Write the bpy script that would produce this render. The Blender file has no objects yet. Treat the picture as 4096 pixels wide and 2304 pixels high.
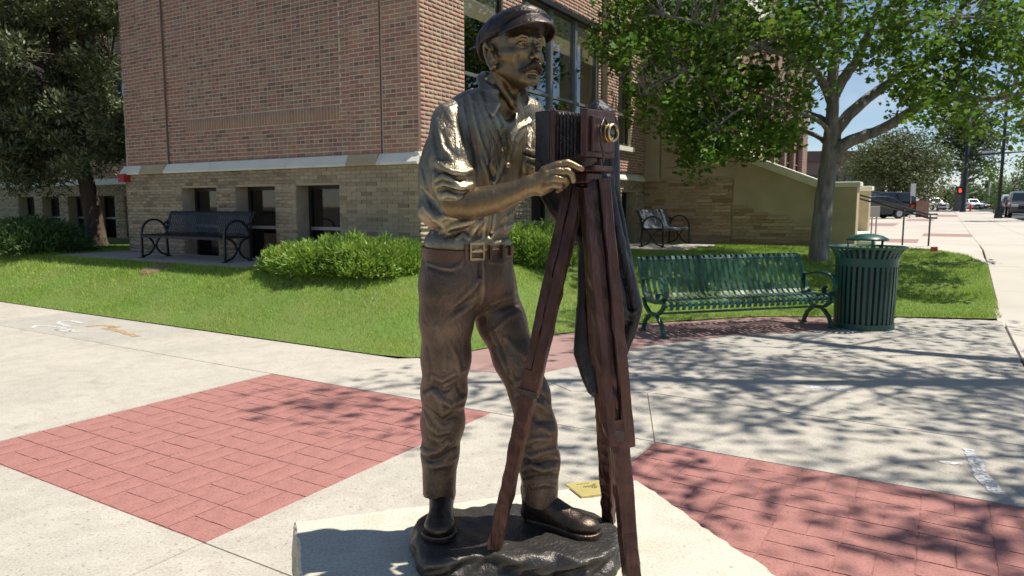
import bpy, bmesh, math, random, os
import numpy as np
from mathutils import Vector, Matrix
from mathutils.geometry import delaunay_2d_cdt

scene = bpy.context.scene
COL = scene.collection
R = math.radians

# ------------------------------------------------------------------ camera
CAM_H, FPX, PITCH = 1.55, 2850.0, R(6.55)        # photo is 4096 x 2304 pixels
cam = bpy.data.cameras.new('camera')
cam.sensor_width = 36.0
cam.lens = FPX / 4096 * 36.0
cam.clip_start, cam.clip_end = 0.05, 3000
cam.dof.use_dof = True
cam.dof.focus_distance = 2.45
cam.dof.aperture_fstop = 8.5
camo = bpy.data.objects.new('camera', cam); COL.objects.link(camo)
camo.location = (0, 0, CAM_H)
camo.rotation_euler = (R(90) - PITCH, 0, 0)
scene.camera = camo

# ------------------------------------------------------------------ sky, sun, exposure
SUN_AZ, SUN_EL = R(84), R(64)                     # azimuth measured from +Y towards +X
world = bpy.data.worlds.new('World'); scene.world = world; world.use_nodes = True
wn = world.node_tree; wn.nodes.clear()
sky = wn.nodes.new('ShaderNodeTexSky'); sky.sky_type = 'NISHITA'; sky.sun_disc = False
sky.sun_elevation = SUN_EL; sky.sun_rotation = SUN_AZ
sky.altitude = 1500; sky.air_density = 1.0; sky.dust_density = 0.15; sky.ozone_density = 1.0
bg = wn.nodes.new('ShaderNodeBackground'); bg.inputs['Strength'].default_value = 0.09
wo = wn.nodes.new('ShaderNodeOutputWorld')
# thin, soft clouds over the whole dome
tc = wn.nodes.new('ShaderNodeTexCoord'); mp = wn.nodes.new('ShaderNodeMapping')
mp.inputs['Scale'].default_value = (1.6, 1.6, 5.5)
nz = wn.nodes.new('ShaderNodeTexNoise'); nz.inputs['Scale'].default_value = 2.3; nz.inputs['Detail'].default_value = 7
cr = wn.nodes.new('ShaderNodeValToRGB'); cr.color_ramp.elements[0].position = .56; cr.color_ramp.elements[1].position = .82
mx = wn.nodes.new('ShaderNodeMix'); mx.data_type = 'RGBA'; mx.inputs['B'].default_value = (7.5, 7.7, 8.0, 1)
ml = wn.nodes.new('ShaderNodeMath'); ml.operation = 'MULTIPLY'; ml.inputs[1].default_value = .75
wn.links.new(tc.outputs['Generated'], mp.inputs['Vector']); wn.links.new(mp.outputs[0], nz.inputs['Vector'])
wn.links.new(nz.outputs['Fac'], cr.inputs[0]); wn.links.new(cr.outputs[0], ml.inputs[0])
wn.links.new(ml.outputs[0], mx.inputs['Factor']); wn.links.new(sky.outputs[0], mx.inputs['A'])
wn.links.new(mx.outputs['Result'], bg.inputs['Color']); wn.links.new(bg.outputs[0], wo.inputs[0])
sun = bpy.data.lights.new('sun', 'SUN'); sun.energy = 5.0; sun.angle = R(.55); sun.color = (1, .955, .88)
suno = bpy.data.objects.new('sun', sun); COL.objects.link(suno)
SDIR = Vector((math.sin(SUN_AZ) * math.cos(SUN_EL), math.cos(SUN_AZ) * math.cos(SUN_EL), math.sin(SUN_EL)))
suno.rotation_euler = SDIR.to_track_quat('Z', 'Y').to_euler()
suno.location = SDIR * 40
vs = scene.view_settings
vs.view_transform = 'Standard'; vs.look = 'None'; vs.gamma = 1; vs.exposure = 0.32; vs.use_curve_mapping = False
scene.render.engine = 'CYCLES'
scene.cycles.use_denoising = True
scene.cycles.max_bounces = 6; scene.cycles.diffuse_bounces = 3; scene.cycles.glossy_bounces = 3
scene.cycles.transmission_bounces = 4; scene.cycles.transparent_max_bounces = 6
scene.cycles.caustics_reflective = False; scene.cycles.caustics_refractive = False

# ------------------------------------------------------------------ pixels -> rays
CT, ST = math.cos(PITCH), math.sin(PITCH)
def ray(px, py):                                   # full-photo pixel -> world direction
    u = (px - 2048) / FPX; v = (py - 1152) / FPX
    return Vector((u, CT - v * ST, -ST - v * CT))
def at_depth(px, py, Y):                           # point on the pixel's ray at forward distance Y
    d = ray(px, py); t = Y / d.y
    return Vector((d.x * t, Y, CAM_H + d.z * t))
V = 4096 / 2576.0                                  # the 2576-wide view used for measuring
def PV(x, y, Y): return at_depth(x * V, y * V, Y)
def on_z(px, py, z=0.0):
    d = ray(px, py); t = (z - CAM_H) / d.z
    return Vector((d.x * t, d.y * t, z))
def GV(x, y, z=0.0): return on_z(x * V, y * V, z)
def on_plane(px, py, p0, n):
    d = ray(px, py); o = Vector((0, 0, CAM_H)); t = (Vector(p0) - o).dot(n) / d.dot(n)
    return o + d * t

# ------------------------------------------------------------------ building frame and terrain
PHI = R(31.2)
AX = Vector((math.sin(PHI), math.cos(PHI), 0)); BX = Vector((math.cos(PHI), -math.sin(PHI), 0))
CORNER = Vector((-1.42, 11.0, 0))
def W(a, b, z=0.0): return CORNER + AX * a + BX * b + Vector((0, 0, z))
def AB(p): q = Vector((p[0], p[1], 0)) - CORNER; return q.dot(AX), q.dot(BX)
def sstep(t): t = min(1.0, max(0.0, t)); return t * t * (3 - 2 * t)
def lerp(a, b, t): return a + (b - a) * t
# front edge of the lawn in building coordinates (b, a); the ground rises gently behind it
EDGE = [(-60, -3.15), (1.9, -3.15), (2.3, -3.08), (2.55, -2.75), (2.75, -2.0), (2.95, -1.1), (3.5, .15), (4.7, 1.6), (6.38, 2.6), (7.65, 3.12), (60, 3.12)]
EB = np.array([e[0] for e in EDGE]); EA = np.array([e[1] for e in EDGE])
def np_sstep(t): t = np.clip(t, 0, 1); return t * t * (3 - 2 * t)
def np_zt_ab(a, b):
    a = np.asarray(a, float); b = np.asarray(b, float)
    d = np.full(a.shape, 1e9)
    for (b0, a0), (b1, a1) in zip(EDGE[:-1], EDGE[1:]):
        ex, ey = a1 - a0, b1 - b0; t = np.clip(((a - a0) * ex + (b - b0) * ey) / (ex * ex + ey * ey), 0, 1)
        d = np.minimum(d, np.hypot(a - a0 - t * ex, b - b0 - t * ey))
    s = np.where(a > np.interp(b, EB, EA), d, 0)
    L = 1.75 + 5.45 * np_sstep((b + .5) / 7.5)
    return .60 * (.45 * np_sstep(s / L) + .55 * np.clip(s / L, 0, 1)) + .42 * np_sstep((a - 13) / 75)
def zt_ab(a, b):
    d = 1e9
    ea = float(np.interp(b, EB, EA))
    if a > ea:
        for (b0, a0), (b1, a1) in zip(EDGE[:-1], EDGE[1:]):
            ex, ey = a1 - a0, b1 - b0; t = min(1, max(0, ((a - a0) * ex + (b - b0) * ey) / (ex * ex + ey * ey)))
            d = min(d, math.hypot(a - a0 - t * ex, b - b0 - t * ey))
    else: d = 0
    t_ = d / (1.75 + 5.45 * sstep((b + .5) / 7.5))
    return .60 * (.45 * sstep(t_) + .55 * min(1, t_)) + .42 * sstep((a - 13) / 75)
def zt(x, y): a, b = AB((x, y)); return zt_ab(a, b)
def on_ground(px, py):
    d = ray(px, py); o = Vector((0, 0, CAM_H)); t = .5
    prev = t
    while t < 600:
        p = o + d * t
        if p.z < zt(p.x, p.y):
            lo, hi = prev, t
            for _ in range(30):
                m = (lo + hi) / 2; p = o + d * m
                if p.z < zt(p.x, p.y): hi = m
                else: lo = m
            p = o + d * hi
            return Vector((p.x, p.y, zt(p.x, p.y)))
        prev = t; t *= 1.02
    return o + d * 300

# ------------------------------------------------------------------ objects and labels
def link(o, parent=None):
    COL.objects.link(o)
    if parent is not None: o.parent = parent
    return o
def tag(o, label=None, cat=None, group=None, kind=None):
    if label: o['label'] = label
    if cat: o['category'] = cat
    if group: o['group'] = group
    if kind: o['kind'] = kind
    return o
def empty(name, loc=(0, 0, 0), rz=0.0, label=None, cat=None, group=None):
    o = bpy.data.objects.new(name, None); o.empty_display_size = .2
    o.location = loc; o.rotation_euler = (0, 0, rz)
    COL.objects.link(o); return tag(o, label, cat, group)
def copy_tree(o, parent=None):
    c = o.copy(); COL.objects.link(c); c.parent = parent
    for ch in o.children: copy_tree(ch, c)
    return c

class MB:                                          # collects shapes, links them as ONE mesh object
    def __init__(s): s.v = []; s.f = []; s.m = []; s.M = Matrix.Identity(4); s.mi = 0
    def add(s, vs, fs):
        n = len(s.v); s.v += [tuple(s.M @ Vector(p)) for p in vs]
        s.f += [tuple(i + n for i in f) for f in fs]; s.m += [s.mi] * len(fs)
    def box(s, c, d, rot=None, taper=1.0):
        x, y, z = d[0] / 2, d[1] / 2, d[2] / 2
        P = [(-x, -y, -z), (x, -y, -z), (x, y, -z), (-x, y, -z)] + [(a * taper, b * taper, z) for a, b in ((-x, -y), (x, -y), (x, y), (-x, y))]
        c = Vector(c)
        if rot is not None: P = [rot @ Vector(p) for p in P]
        s.add([Vector(p) + c for p in P], [(3, 2, 1, 0), (4, 5, 6, 7), (0, 1, 5, 4), (1, 2, 6, 5), (2, 3, 7, 6), (3, 0, 4, 7)])
    def bar(s, p, q, w, h, up=(0, 0, 1)):          # rectangular bar from p to q
        p, q = Vector(p), Vector(q); d = (q - p); L = d.length; d /= max(L, 1e-9); u = Vector(up)
        x = d.cross(u)
        if x.length < 1e-4: x = d.cross(Vector((1, 0, 0)))
        x.normalize(); z = x.cross(d)
        r = Matrix((x, d, z)).transposed()
        s.box((p + q) / 2, (w, L, h), r)
    def tube(s, pts, rad, seg=8, closed=False, cap=True, flat=None):
        pts = [Vector(p) for p in pts]; n = len(pts)
        rs = rad if isinstance(rad, (list, tuple)) else [rad] * n
        vs = []; fs = []; ref = None
        for i, p in enumerate(pts):
            a = pts[(i - 1) % n] if (closed or i > 0) else p
            b = pts[(i + 1) % n] if (closed or i < n - 1) else p
            t = (b - a).normalized()
            if ref is None:
                ref = Vector((0, 0, 1)) if abs(t.z) < .9 else Vector((1, 0, 0))
                if flat is not None: ref = Vector(flat)
            x = t.cross(ref)
            if x.length < 1e-5: x = t.orthogonal()
            x.normalize(); y = x.cross(t).normalized(); ref = y if flat is None else ref
            for k in range(seg):
                an = 2 * math.pi * k / seg
                vs.append(p + (x * math.cos(an) + y * math.sin(an)) * rs[i])
        m = n if closed else n - 1
        for i in range(m):
            for k in range(seg):
                a = i * seg + k; b = i * seg + (k + 1) % seg; c = ((i + 1) % n) * seg + (k + 1) % seg; d = ((i + 1) % n) * seg + k
                fs.append((a, b, c, d))
        if cap and not closed:
            fs.append(tuple(range(seg - 1, -1, -1))); fs.append(tuple((n - 1) * seg + k for k in range(seg)))
        s.add(vs, fs)
    def strip(s, pts, w, th, side):                # flat band along pts, width w along 'side', thickness th
        pts = [Vector(p) for p in pts]; side = Vector(side).normalized(); n = len(pts); vs = []; fs = []
        for i, p in enumerate(pts):
            a = pts[max(0, i - 1)]; b = pts[min(n - 1, i + 1)]; nn = (b - a).normalized().cross(side).normalized()
            vs += [p - side * w / 2 - nn * th / 2, p + side * w / 2 - nn * th / 2, p + side * w / 2 + nn * th / 2, p - side * w / 2 + nn * th / 2]
        for i in range(n - 1):
            for k in range(4): fs.append((i * 4 + k, i * 4 + (k + 1) % 4, (i + 1) * 4 + (k + 1) % 4, (i + 1) * 4 + k))
        fs.append((3, 2, 1, 0)); fs.append(tuple((n - 1) * 4 + k for k in range(4)))
        s.add(vs, fs)
    def lathe(s, prof, c=(0, 0, 0), seg=24):
        c = Vector(c); vs = []; fs = []; n = len(prof)
        for r, z in prof:
            for k in range(seg):
                an = 2 * math.pi * k / seg; vs.append(c + Vector((r * math.cos(an), r * math.sin(an), z)))
        for i in range(n - 1):
            for k in range(seg): fs.append((i * seg + k, i * seg + (k + 1) % seg, (i + 1) * seg + (k + 1) % seg, (i + 1) * seg + k))
        s.add(vs, fs)
    def prism(s, poly, h, axis='z'):               # poly of 3D points extruded by vector h
        poly = [Vector(p) for p in poly]; h = Vector(h); n = len(poly)
        s.add(poly + [p + h for p in poly], [tuple(range(n - 1, -1, -1)), tuple(range(n, 2 * n))] + [(i, (i + 1) % n, n + (i + 1) % n, n + i) for i in range(n)])
    def build(s, name, mat, parent=None, smooth=False, bevel=0.0, fix=True):
        me = bpy.data.meshes.new(name); me.from_pydata(s.v, [], s.f)
        if fix:
            bm = bmesh.new(); bm.from_mesh(me); bmesh.ops.recalc_face_normals(bm, faces=bm.faces); bm.to_mesh(me); bm.free()
        for m in (mat if isinstance(mat, (list, tuple)) else [mat]): me.materials.append(m)
        if isinstance(mat, (list, tuple)): me.polygons.foreach_set('material_index', s.m)
        if smooth: me.polygons.foreach_set('use_smooth', [True] * len(me.polygons))
        me.update()
        o = bpy.data.objects.new(name, me)
        if bevel:
            bv = o.modifiers.new('bevel', 'BEVEL'); bv.width = bevel; bv.segments = 2; bv.limit_method = 'ANGLE'; bv.angle_limit = R(40)
        link(o, parent); return o

def np_mesh(name, verts, faces, mat, parent=None, smooth=True, kind=None, attr=None):
    """verts (n,3), faces (m,3|4) numpy -> mesh object"""
    me = bpy.data.meshes.new(name); k = faces.shape[1]
    me.vertices.add(len(verts)); me.vertices.foreach_set('co', np.ascontiguousarray(verts, dtype=np.float32).ravel())
    me.loops.add(faces.size); me.loops.foreach_set('vertex_index', np.ascontiguousarray(faces, dtype=np.int32).ravel())
    me.polygons.add(len(faces)); me.polygons.foreach_set('loop_start', np.arange(0, faces.size, k, dtype=np.int32))
    if smooth: me.polygons.foreach_set('use_smooth', np.ones(len(faces), dtype=bool))
    me.update(calc_edges=True)
    if attr is not None:                           # per-face random value
        at = me.attributes.new('rnd', 'FLOAT', 'FACE'); at.data.foreach_set('value', np.ascontiguousarray(attr, dtype=np.float32))
    me.materials.append(mat)
    o = bpy.data.objects.new(name, me); link(o, parent)
    if kind: o['kind'] = kind
    return o

# ------------------------------------------------------------------ materials
def mat(name, col, rough=.6, metal=0.0, var=.25, scale=6.0, col2=None, bump=0.0, bscale=40.0, spec=.5, detail=5, coords='Object',
        attr=None, obj_rnd=0.0, trans=0.0, stretch=None, rvar=0.0, coat=0.0, speck=None):
    m = bpy.data.materials.new(name); m.use_nodes = True; nt = m.node_tree; b = nt.nodes['Principled BSDF']; L = nt.links.new; N = nt.nodes.new
    b.inputs['Roughness'].default_value = rough; b.inputs['Metallic'].default_value = metal; b.inputs['Specular IOR Level'].default_value = spec
    if coat: b.inputs['Coat Weight'].default_value = coat; b.inputs['Coat Roughness'].default_value = .08
    t = N('ShaderNodeTexCoord'); src = t.outputs[coords]
    if stretch:
        mp = N('ShaderNodeMapping'); mp.inputs['Scale'].default_value = stretch; L(src, mp.inputs[0]); src = mp.outputs[0]
    n = N('ShaderNodeTexNoise'); n.inputs['Scale'].default_value = scale; n.inputs['Detail'].default_value = detail; L(src, n.inputs['Vector'])
    c1 = Vector(col[:3]); c2 = Vector(col2[:3]) if col2 else c1 * (1 - var)
    rp = N('ShaderNodeValToRGB'); rp.color_ramp.elements[0].position = .32; rp.color_ramp.elements[1].position = .68
    rp.color_ramp.elements[0].color = (*c2, 1); rp.color_ramp.elements[1].color = (*c1, 1)
    L(n.outputs['Fac'], rp.inputs[0]); out = rp.outputs[0]
    if attr or obj_rnd:
        hs = N('ShaderNodeHueSaturation'); L(out, hs.inputs['Color'])
        if attr: a = N('ShaderNodeAttribute'); a.attribute_name = attr; ra = a.outputs['Fac']
        else: a = N('ShaderNodeObjectInfo'); ra = a.outputs['Random']
        mr = N('ShaderNodeMapRange'); s = obj_rnd or .35; mr.inputs[3].default_value = 1 - s; mr.inputs[4].default_value = 1 + s
        L(ra, mr.inputs[0]); L(mr.outputs[0], hs.inputs['Value'])
        m2 = N('ShaderNodeMath'); m2.operation = 'MULTIPLY'; m2.inputs[1].default_value = 7.31; L(ra, m2.inputs[0])
        m3 = N('ShaderNodeMath'); m3.operation = 'FRACT'; L(m2.outputs[0], m3.inputs[0])
        mh = N('ShaderNodeMapRange'); mh.inputs[3].default_value = .5 - .025 * (s / .35); mh.inputs[4].default_value = .5 + .025 * (s / .35)
        L(m3.outputs[0], mh.inputs[0]); L(mh.outputs[0], hs.inputs['Hue'])
        out = hs.outputs[0]
    if speck:                                      # (scale, threshold, colour)
        n3 = N('ShaderNodeTexNoise'); n3.inputs['Scale'].default_value = speck[0]; n3.inputs['Detail'].default_value = 3; L(src, n3.inputs['Vector'])
        r3 = N('ShaderNodeValToRGB'); r3.color_ramp.elements[0].position = speck[1]; r3.color_ramp.elements[1].position = speck[1] + .06
        L(n3.outputs['Fac'], r3.inputs[0]); m4 = N('ShaderNodeMix'); m4.data_type = 'RGBA'; L(r3.outputs[0], m4.inputs['Factor'])
        L(out, m4.inputs['A']); m4.inputs['B'].default_value = (*speck[2], 1); out = m4.outputs['Result']
    L(out, b.inputs['Base Color'])
    if rvar:
        mr2 = N('ShaderNodeMapRange'); mr2.inputs[3].default_value = rough - rvar; mr2.inputs[4].default_value = rough + rvar
        L(n.outputs['Fac'], mr2.inputs[0]); L(mr2.outputs[0], b.inputs['Roughness'])
    if bump:
        n2 = N('ShaderNodeTexNoise'); n2.inputs['Scale'].default_value = bscale; n2.inputs['Detail'].default_value = 4; L(src, n2.inputs['Vector'])
        bp = N('ShaderNodeBump'); bp.inputs['Strength'].default_value = 1.0; bp.inputs['Distance'].default_value = bump
        L(n2.outputs['Fac'], bp.inputs['Height']); L(bp.outputs[0], b.inputs['Normal'])
    if trans:
        td = N('ShaderNodeBsdfTranslucent'); L(out, td.inputs['Color']); ms = N('ShaderNodeMixShader'); ms.inputs[0].default_value = trans
        L(b.outputs[0], ms.inputs[1]); L(td.outputs[0], ms.inputs[2]); L(ms.outputs[0], nt.nodes['Material Output'].inputs['Surface'])
    return m
# ================================================================== GROUND, PAVEMENT, LAWN
rng = np.random.default_rng(7); random.seed(7)
M = {}
def concrete(name, c, dirt, seed, pit=.62):
    m = bpy.data.materials.new(name); m.use_nodes = True; nt = m.node_tree; b = nt.nodes['Principled BSDF']; N = nt.nodes.new; L = nt.links.new
    t = N('ShaderNodeTexCoord'); mp_ = N('ShaderNodeMapping'); mp_.inputs['Location'].default_value = (seed, seed * 2, 0); L(t.outputs['Object'], mp_.inputs[0]); src = mp_.outputs[0]
    def noise(sc, det, dist=0): n = N('ShaderNodeTexNoise'); n.inputs['Scale'].default_value = sc; n.inputs['Detail'].default_value = det; n.inputs['Distortion'].default_value = dist; L(src, n.inputs['Vector']); return n.outputs['Fac']
    def ramp(f, p0, p1, c0, c1): r = N('ShaderNodeValToRGB'); r.color_ramp.elements[0].position = p0; r.color_ramp.elements[1].position = p1; r.color_ramp.elements[0].color = (*c0, 1); r.color_ramp.elements[1].color = (*c1, 1); L(f, r.inputs[0]); return r.outputs[0]
    def mul(a_, b_, fac=1.0): x = N('ShaderNodeMix'); x.data_type = 'RGBA'; x.blend_type = 'MULTIPLY'; x.inputs['Factor'].default_value = fac; L(a_, x.inputs['A']); L(b_, x.inputs['B']); return x.outputs['Result']
    base = ramp(noise(.9, 9, .6), .3, .72, tuple(v * .86 for v in c), c)
    o = mul(base, ramp(noise(4.5, 8, 1.2), .34, .60, (.89, .885, .87), (1, 1, 1)))            # blotches
    o = mul(o, ramp(noise(1.7, 7, 2.5), .60, .74, (1, 1, 1), dirt))                          # darker stains
    o = mul(o, ramp(noise(90, 4), .36, .56, (.80, .79, .78), (1.0, 1.0, 1.0)))               # sand grain
    o = mul(o, ramp(noise(34, 3), pit, pit + .05, (1, 1, 1), (.74, .71, .67)))              # spots
    L(o, b.inputs['Base Color']); b.inputs['Roughness'].default_value = .9
    bp = N('ShaderNodeBump'); bp.inputs['Distance'].default_value = .0022; L(noise(120, 5), bp.inputs['Height']); L(bp.outputs[0], b.inputs['Normal'])
    return m
M['concrete'] = concrete('concrete', (.56, .51, .425), (.85, .82, .78), 0)
M['concrete2'] = concrete('concrete_grey', (.50, .465, .40), (.82, .80, .76), 5, .60)
M['concrete_far'] = mat('concrete_sunbleached', (.54, .49, .415), .9, var=.15, scale=.6, bump=.001, bscale=60)
def red_mat():
    m = concrete('red_stamped_concrete', (.435, .195, .165), (.80, .75, .73), 11, .62); return m
M['red_stamp'] = red_mat()
M['joint'] = mat('joint_dirt', (.085, .07, .06), .95, var=.3, scale=14)
M['pink'] = mat('pink_tinted_concrete', (.36, .22, .19), .88, var=.18, scale=2.0, bump=.001, bscale=120, speck=(160, .68, (.23, .15, .13)))
M['asphalt'] = mat('asphalt', (.065, .065, .068), .9, var=.3, scale=2.0, bump=.002, bscale=90)
M['soil'] = mat('soil', (.10, .075, .05), .95, var=.4, scale=5)
M['turf'] = mat('turf', (.12, .21, .03), .9, col2=(.17, .20, .05), scale=1.2, bump=.01, bscale=120)
M['grass'] = mat('grass_blades', (.41, .535, .095), .5, col2=(.29, .435, .065), scale=1.1, attr='rnd', obj_rnd=.26, trans=.38, detail=8)
M['curb'] = mat('curb_concrete', (.42, .40, .36), .9, var=.2, scale=3)

def sheet(name, pts_ab, dz, m, kind='structure', step=1.0, parent=None, edge_drop=None):
    """flat polygon in building coordinates draped on the terrain"""
    P = [Vector((p[0], p[1])) for p in pts_ab]
    dens = []
    for i, p in enumerate(P):
        q = P[(i + 1) % len(P)]; n = max(1, int((q - p).length / step))
        for k in range(n): dens.append(p + (q - p) * (k / n))
    nb = len(dens)
    amin, amax = min(p.x for p in P), max(p.x for p in P); bmin, bmax = min(p.y for p in P), max(p.y for p in P)
    inner = []
    a = amin + step
    while a < amax:
        b = bmin + step
        while b < bmax:
            inner.append(Vector((a + random.uniform(-.1, .1) * step, b + random.uniform(-.1, .1) * step))); b += step
        a += step
    vs, es, fs, *_ = delaunay_2d_cdt(dens + inner, [(i, (i + 1) % nb) for i in range(nb)], [tuple(range(nb))], 1, 1e-5)
    mb = MB()
    mb.add([W(v.x, v.y, zt_ab(v.x, v.y) + dz) for v in vs], [tuple(f) for f in fs])
    o = mb.build(name, m, parent)
    if parent is None and kind: o['kind'] = kind
    return o

# the ground: one sheet that reaches the horizon
def ground():
    rs = [0, 1.2, 2.4, 3.6, 5, 6.5, 8, 9.5, 11, 12.5, 14, 16, 18, 20, 23, 26, 30, 36, 44, 55, 70, 95, 140, 220, 400, 800, 1600]
    n = 72; vs = []; fs = []
    for r in rs:
        for k in range(n):
            an = 2 * math.pi * k / n; x, y = 1 + r * math.cos(an), 6 + r * math.sin(an)
            vs.append((x, y, zt(x, y) - .12))
    for i in range(len(rs) - 1):
        for k in range(n): fs.append((i * n + k, i * n + (k + 1) % n, (i + 1) * n + (k + 1) % n, (i + 1) * n + k))
    mb = MB(); mb.add(vs, fs); o = mb.build('ground', M['soil']); o['kind'] = 'structure'
ground()

# ---- plaza slabs: arrangement of joint lines in building coordinates
plaza = empty('pavement'); plaza['kind'] = 'structure'
def slabs(polys, parent, m, name='slab', joint=.007, z0=0.0, draped=False):
    for i, poly in enumerate(polys):
        bm = bmesh.new()
        vs = [bm.verts.new(W(a, b, 0)) for a, b in poly]
        f = bm.faces.new(vs); f.normal_update()
        if f.normal.z < 0: f.normal_flip()
        if draped and len(vs) == 4: bmesh.ops.subdivide_edges(bm, edges=list(bm.edges), cuts=4, use_grid_fill=True)
        fs0 = list(bm.faces)
        bmesh.ops.inset_region(bm, faces=fs0, thickness=joint, depth=0, use_boundary=True)
        outer = {v for e in bm.edges if e.is_boundary for v in e.verts}; inner = {v for v in bm.verts if v not in outer}
        for v in bm.verts:
            zz = zt_ab(*AB(v.co)) if draped else 0
            v.co.z = zz + z0 + random.Random(i).uniform(-.0015, .0015) - (0 if v in inner else .012)
        bmesh.ops.triangulate(bm, faces=list(bm.faces))
        me = bpy.data.meshes.new(name); bm.to_mesh(me); bm.free()
        me.materials.append(m[i] if isinstance(m, list) else m)
        link(bpy.data.objects.new(name, me), parent)
def seg_regions(outer, lines):
    """faces of the arrangement of 'lines' inside polygon 'outer' (building coords) -> list of polygons"""
    pts = []; es = []
    for pl, closed in [(outer, True)] + [(l, False) for l in lines]:
        s = len(pts); pts += [Vector(p) for p in pl]
        es += [(s + i, s + i + 1) for i in range(len(pl) - 1)] + ([(s + len(pl) - 1, s)] if closed else [])
    vs, e2, fs, *_ = delaunay_2d_cdt(pts, es, [tuple(range(len(outer)))], 5 if False else 2, 1e-4)
    # group the triangles: output type 2 keeps constraint edges only as faces
    return [[(vs[i].x, vs[i].y) for i in f] for f in fs]
C1, C2 = M['concrete'], M['concrete2']
rect = lambda a0, a1, b0, b1: [(a0, b0), (a0, b1), (a1, b1), (a1, b0)]
FA, FM, FN = -3.15, -4.27, -6.72                   # lawn edge, middle joint, near joint (a)
polys = []; mats = []
def S(p, m): polys.append(p); mats.append(m)
bl = [-12.2, -9.6, -7.0, -4.0, -1.1, 1.62]
for i in range(5):
    S(rect(FM, FA, bl[i], bl[i + 1]), C2 if i == 3 else C1)
    S(rect(FN, FM, bl[i], bl[i + 1]), C1)
    S(rect(-9.2, FN, bl[i], bl[i + 1]), C1)
S(rect(-9.2, FN, 1.62, 4.06), C1); S(rect(-9.2, FN, 4.06, 5.35), C1); S(rect(-9.2, FN, 5.35, 7.65), C1)
S(rect(FN, FM, 4.06, 5.35), C1)
# region between the middle joint and the lawn edge / pink band (b 1.62 .. 7.65)
arc = [(-3.4, 4.3), (-3.12, 4.87), (-2.1, 5.16), (-.7, 5.9), (.07, 6.63), (.78, 7.65)]
pink_front = [(-3.02, 2.36), (-3.25, 3.05), (-3.05, 3.75), (-2.3, 3.95), (-1.2, 4.15), (-.15, 4.75), (.75, 5.55), (1.55, 6.3)]
S([(FM, 1.62), (FM, 4.06), (FM, 5.35), arc[1], arc[0], pink_front[2], pink_front[1], pink_front[0], (FA, 2.2), (FA, 1.62)], C1)
S([arc[0], arc[1], arc[2], arc[3], arc[4], arc[5], (3.0, 7.65), (2.55, 6.4), pink_front[7], pink_front[6], pink_front[5], pink_front[4], pink_front[3], pink_front[2]], C2)
S([(FM, 5.35), (FM, 7.65), (-3.1, 7.65), (-3.1, 4.90), arc[1]], C1)
S([arc[1], (-3.1, 4.92), (-3.1, 7.65), arc[5], arc[4], arc[3], arc[2]], C1)
slabs(polys, plaza, mats)
edge_mid = [(a, b) for b, a in EDGE if 2.3 <= b < 6.5]
slabs([pink_front + list(reversed([(a - .03, b) for a, b in edge_mid]))], plaza, M['pink'], 'pink_band')
# dark bed seen at the bottom of the joints
mb = MB(); mb.add([W(-9.3, -12.4, -.016), W(-9.3, 7.7, -.016), W(3.2, 7.7, -.016), W(-3.1, 1.8, -.016), W(-3.1, -12.4, -.016)], [(0, 1, 2, 3, 4)])
mb.add([W(-3.1, 1.8, -.016), W(3.2, 7.7, -.016), W(2.4, 6.2, -.016), W(.1, 3.4, -.016), W(-2.9, 2.4, -.016)], [(0, 1, 2, 3, 4)])
mb.build('joint_bed', M['joint'], plaza)

# ---- the two stamped red squares: basket weave, one object for each stamped brick
def red_square(a0, b0, na, nb, mod=.3055):
    root = empty('stamped_brick_panel'); root['kind'] = 'structure'
    mb = MB(); z = -.006
    mb.add([W(a0, b0, z), W(a0, b0 + nb * mod, z), W(a0 + na * mod, b0 + nb * mod, z), W(a0 + na * mod, b0, z)], [(0, 1, 2, 3)])
    mb.build('mortar_bed', M['red_stamp'], root)
    cache = {}
    for i in range(na):
        for j in range(nb):
            for k in range(2):
                hor = (i + j) % 2
                key = (hor, random.randrange(6))
                if key not in cache:
                    g = .0035; w, h = (mod - 2 * g, mod / 2 - 2 * g) if hor else (mod / 2 - 2 * g, mod - 2 * g)
                    rr = random.Random(str(key)); vs = []; fs = []
                    nx, ny = (6, 3) if hor else (3, 6)
                    for u in range(nx + 1):
                        for v in range(ny + 1):
                            e = u in (0, nx) or v in (0, ny); jt = .0022
                            vs.append(Vector((-w / 2 + w * u / nx, -h / 2 + h * v / ny, 0)) + Vector((rr.uniform(-jt, jt), rr.uniform(-jt, jt), rr.uniform(-.0012, .0012) - (.0028 if e else 0))))
                    for u in range(nx):
                        for v in range(ny):
                            q = u * (ny + 1) + v; fs.append((q, q + ny + 1, q + ny + 2, q + 1))
                    nb_ = len(vs)
                    ring = [u * (ny + 1) for u in range(nx + 1)] + [nx * (ny + 1) + v for v in range(1, ny + 1)] + [u * (ny + 1) + ny for u in range(nx - 1, -1, -1)] + [v for v in range(ny - 1, 0, -1)]
                    vs += [vs[q] + Vector((0, 0, -.007)) for q in ring]
                    for q in range(len(ring)): fs.append((ring[q], nb_ + q, nb_ + (q + 1) % len(ring), ring[(q + 1) % len(ring)]))
                    t = MB(); t.add(vs, fs); ob = t.build('stamped_brick', M['red_stamp'], root, smooth=False); cache[key] = ob.data
                else:
                    ob = link(bpy.data.objects.new('stamped_brick', cache[key]), root)
                ca = a0 + (i + .5) * mod + (0 if not hor else 0); cb = b0 + (j + .5) * mod
                off = (k - .5) * mod / 2
                if hor: ca += off
                else: cb += off
                ob.location = W(ca, cb, 0); ob.rotation_euler = (0, 0, -PHI)
    return root
red_square(FN + .006, 1.622, 8, 8)
red_square(FN + .006, 5.36, 8, 8)

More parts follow.
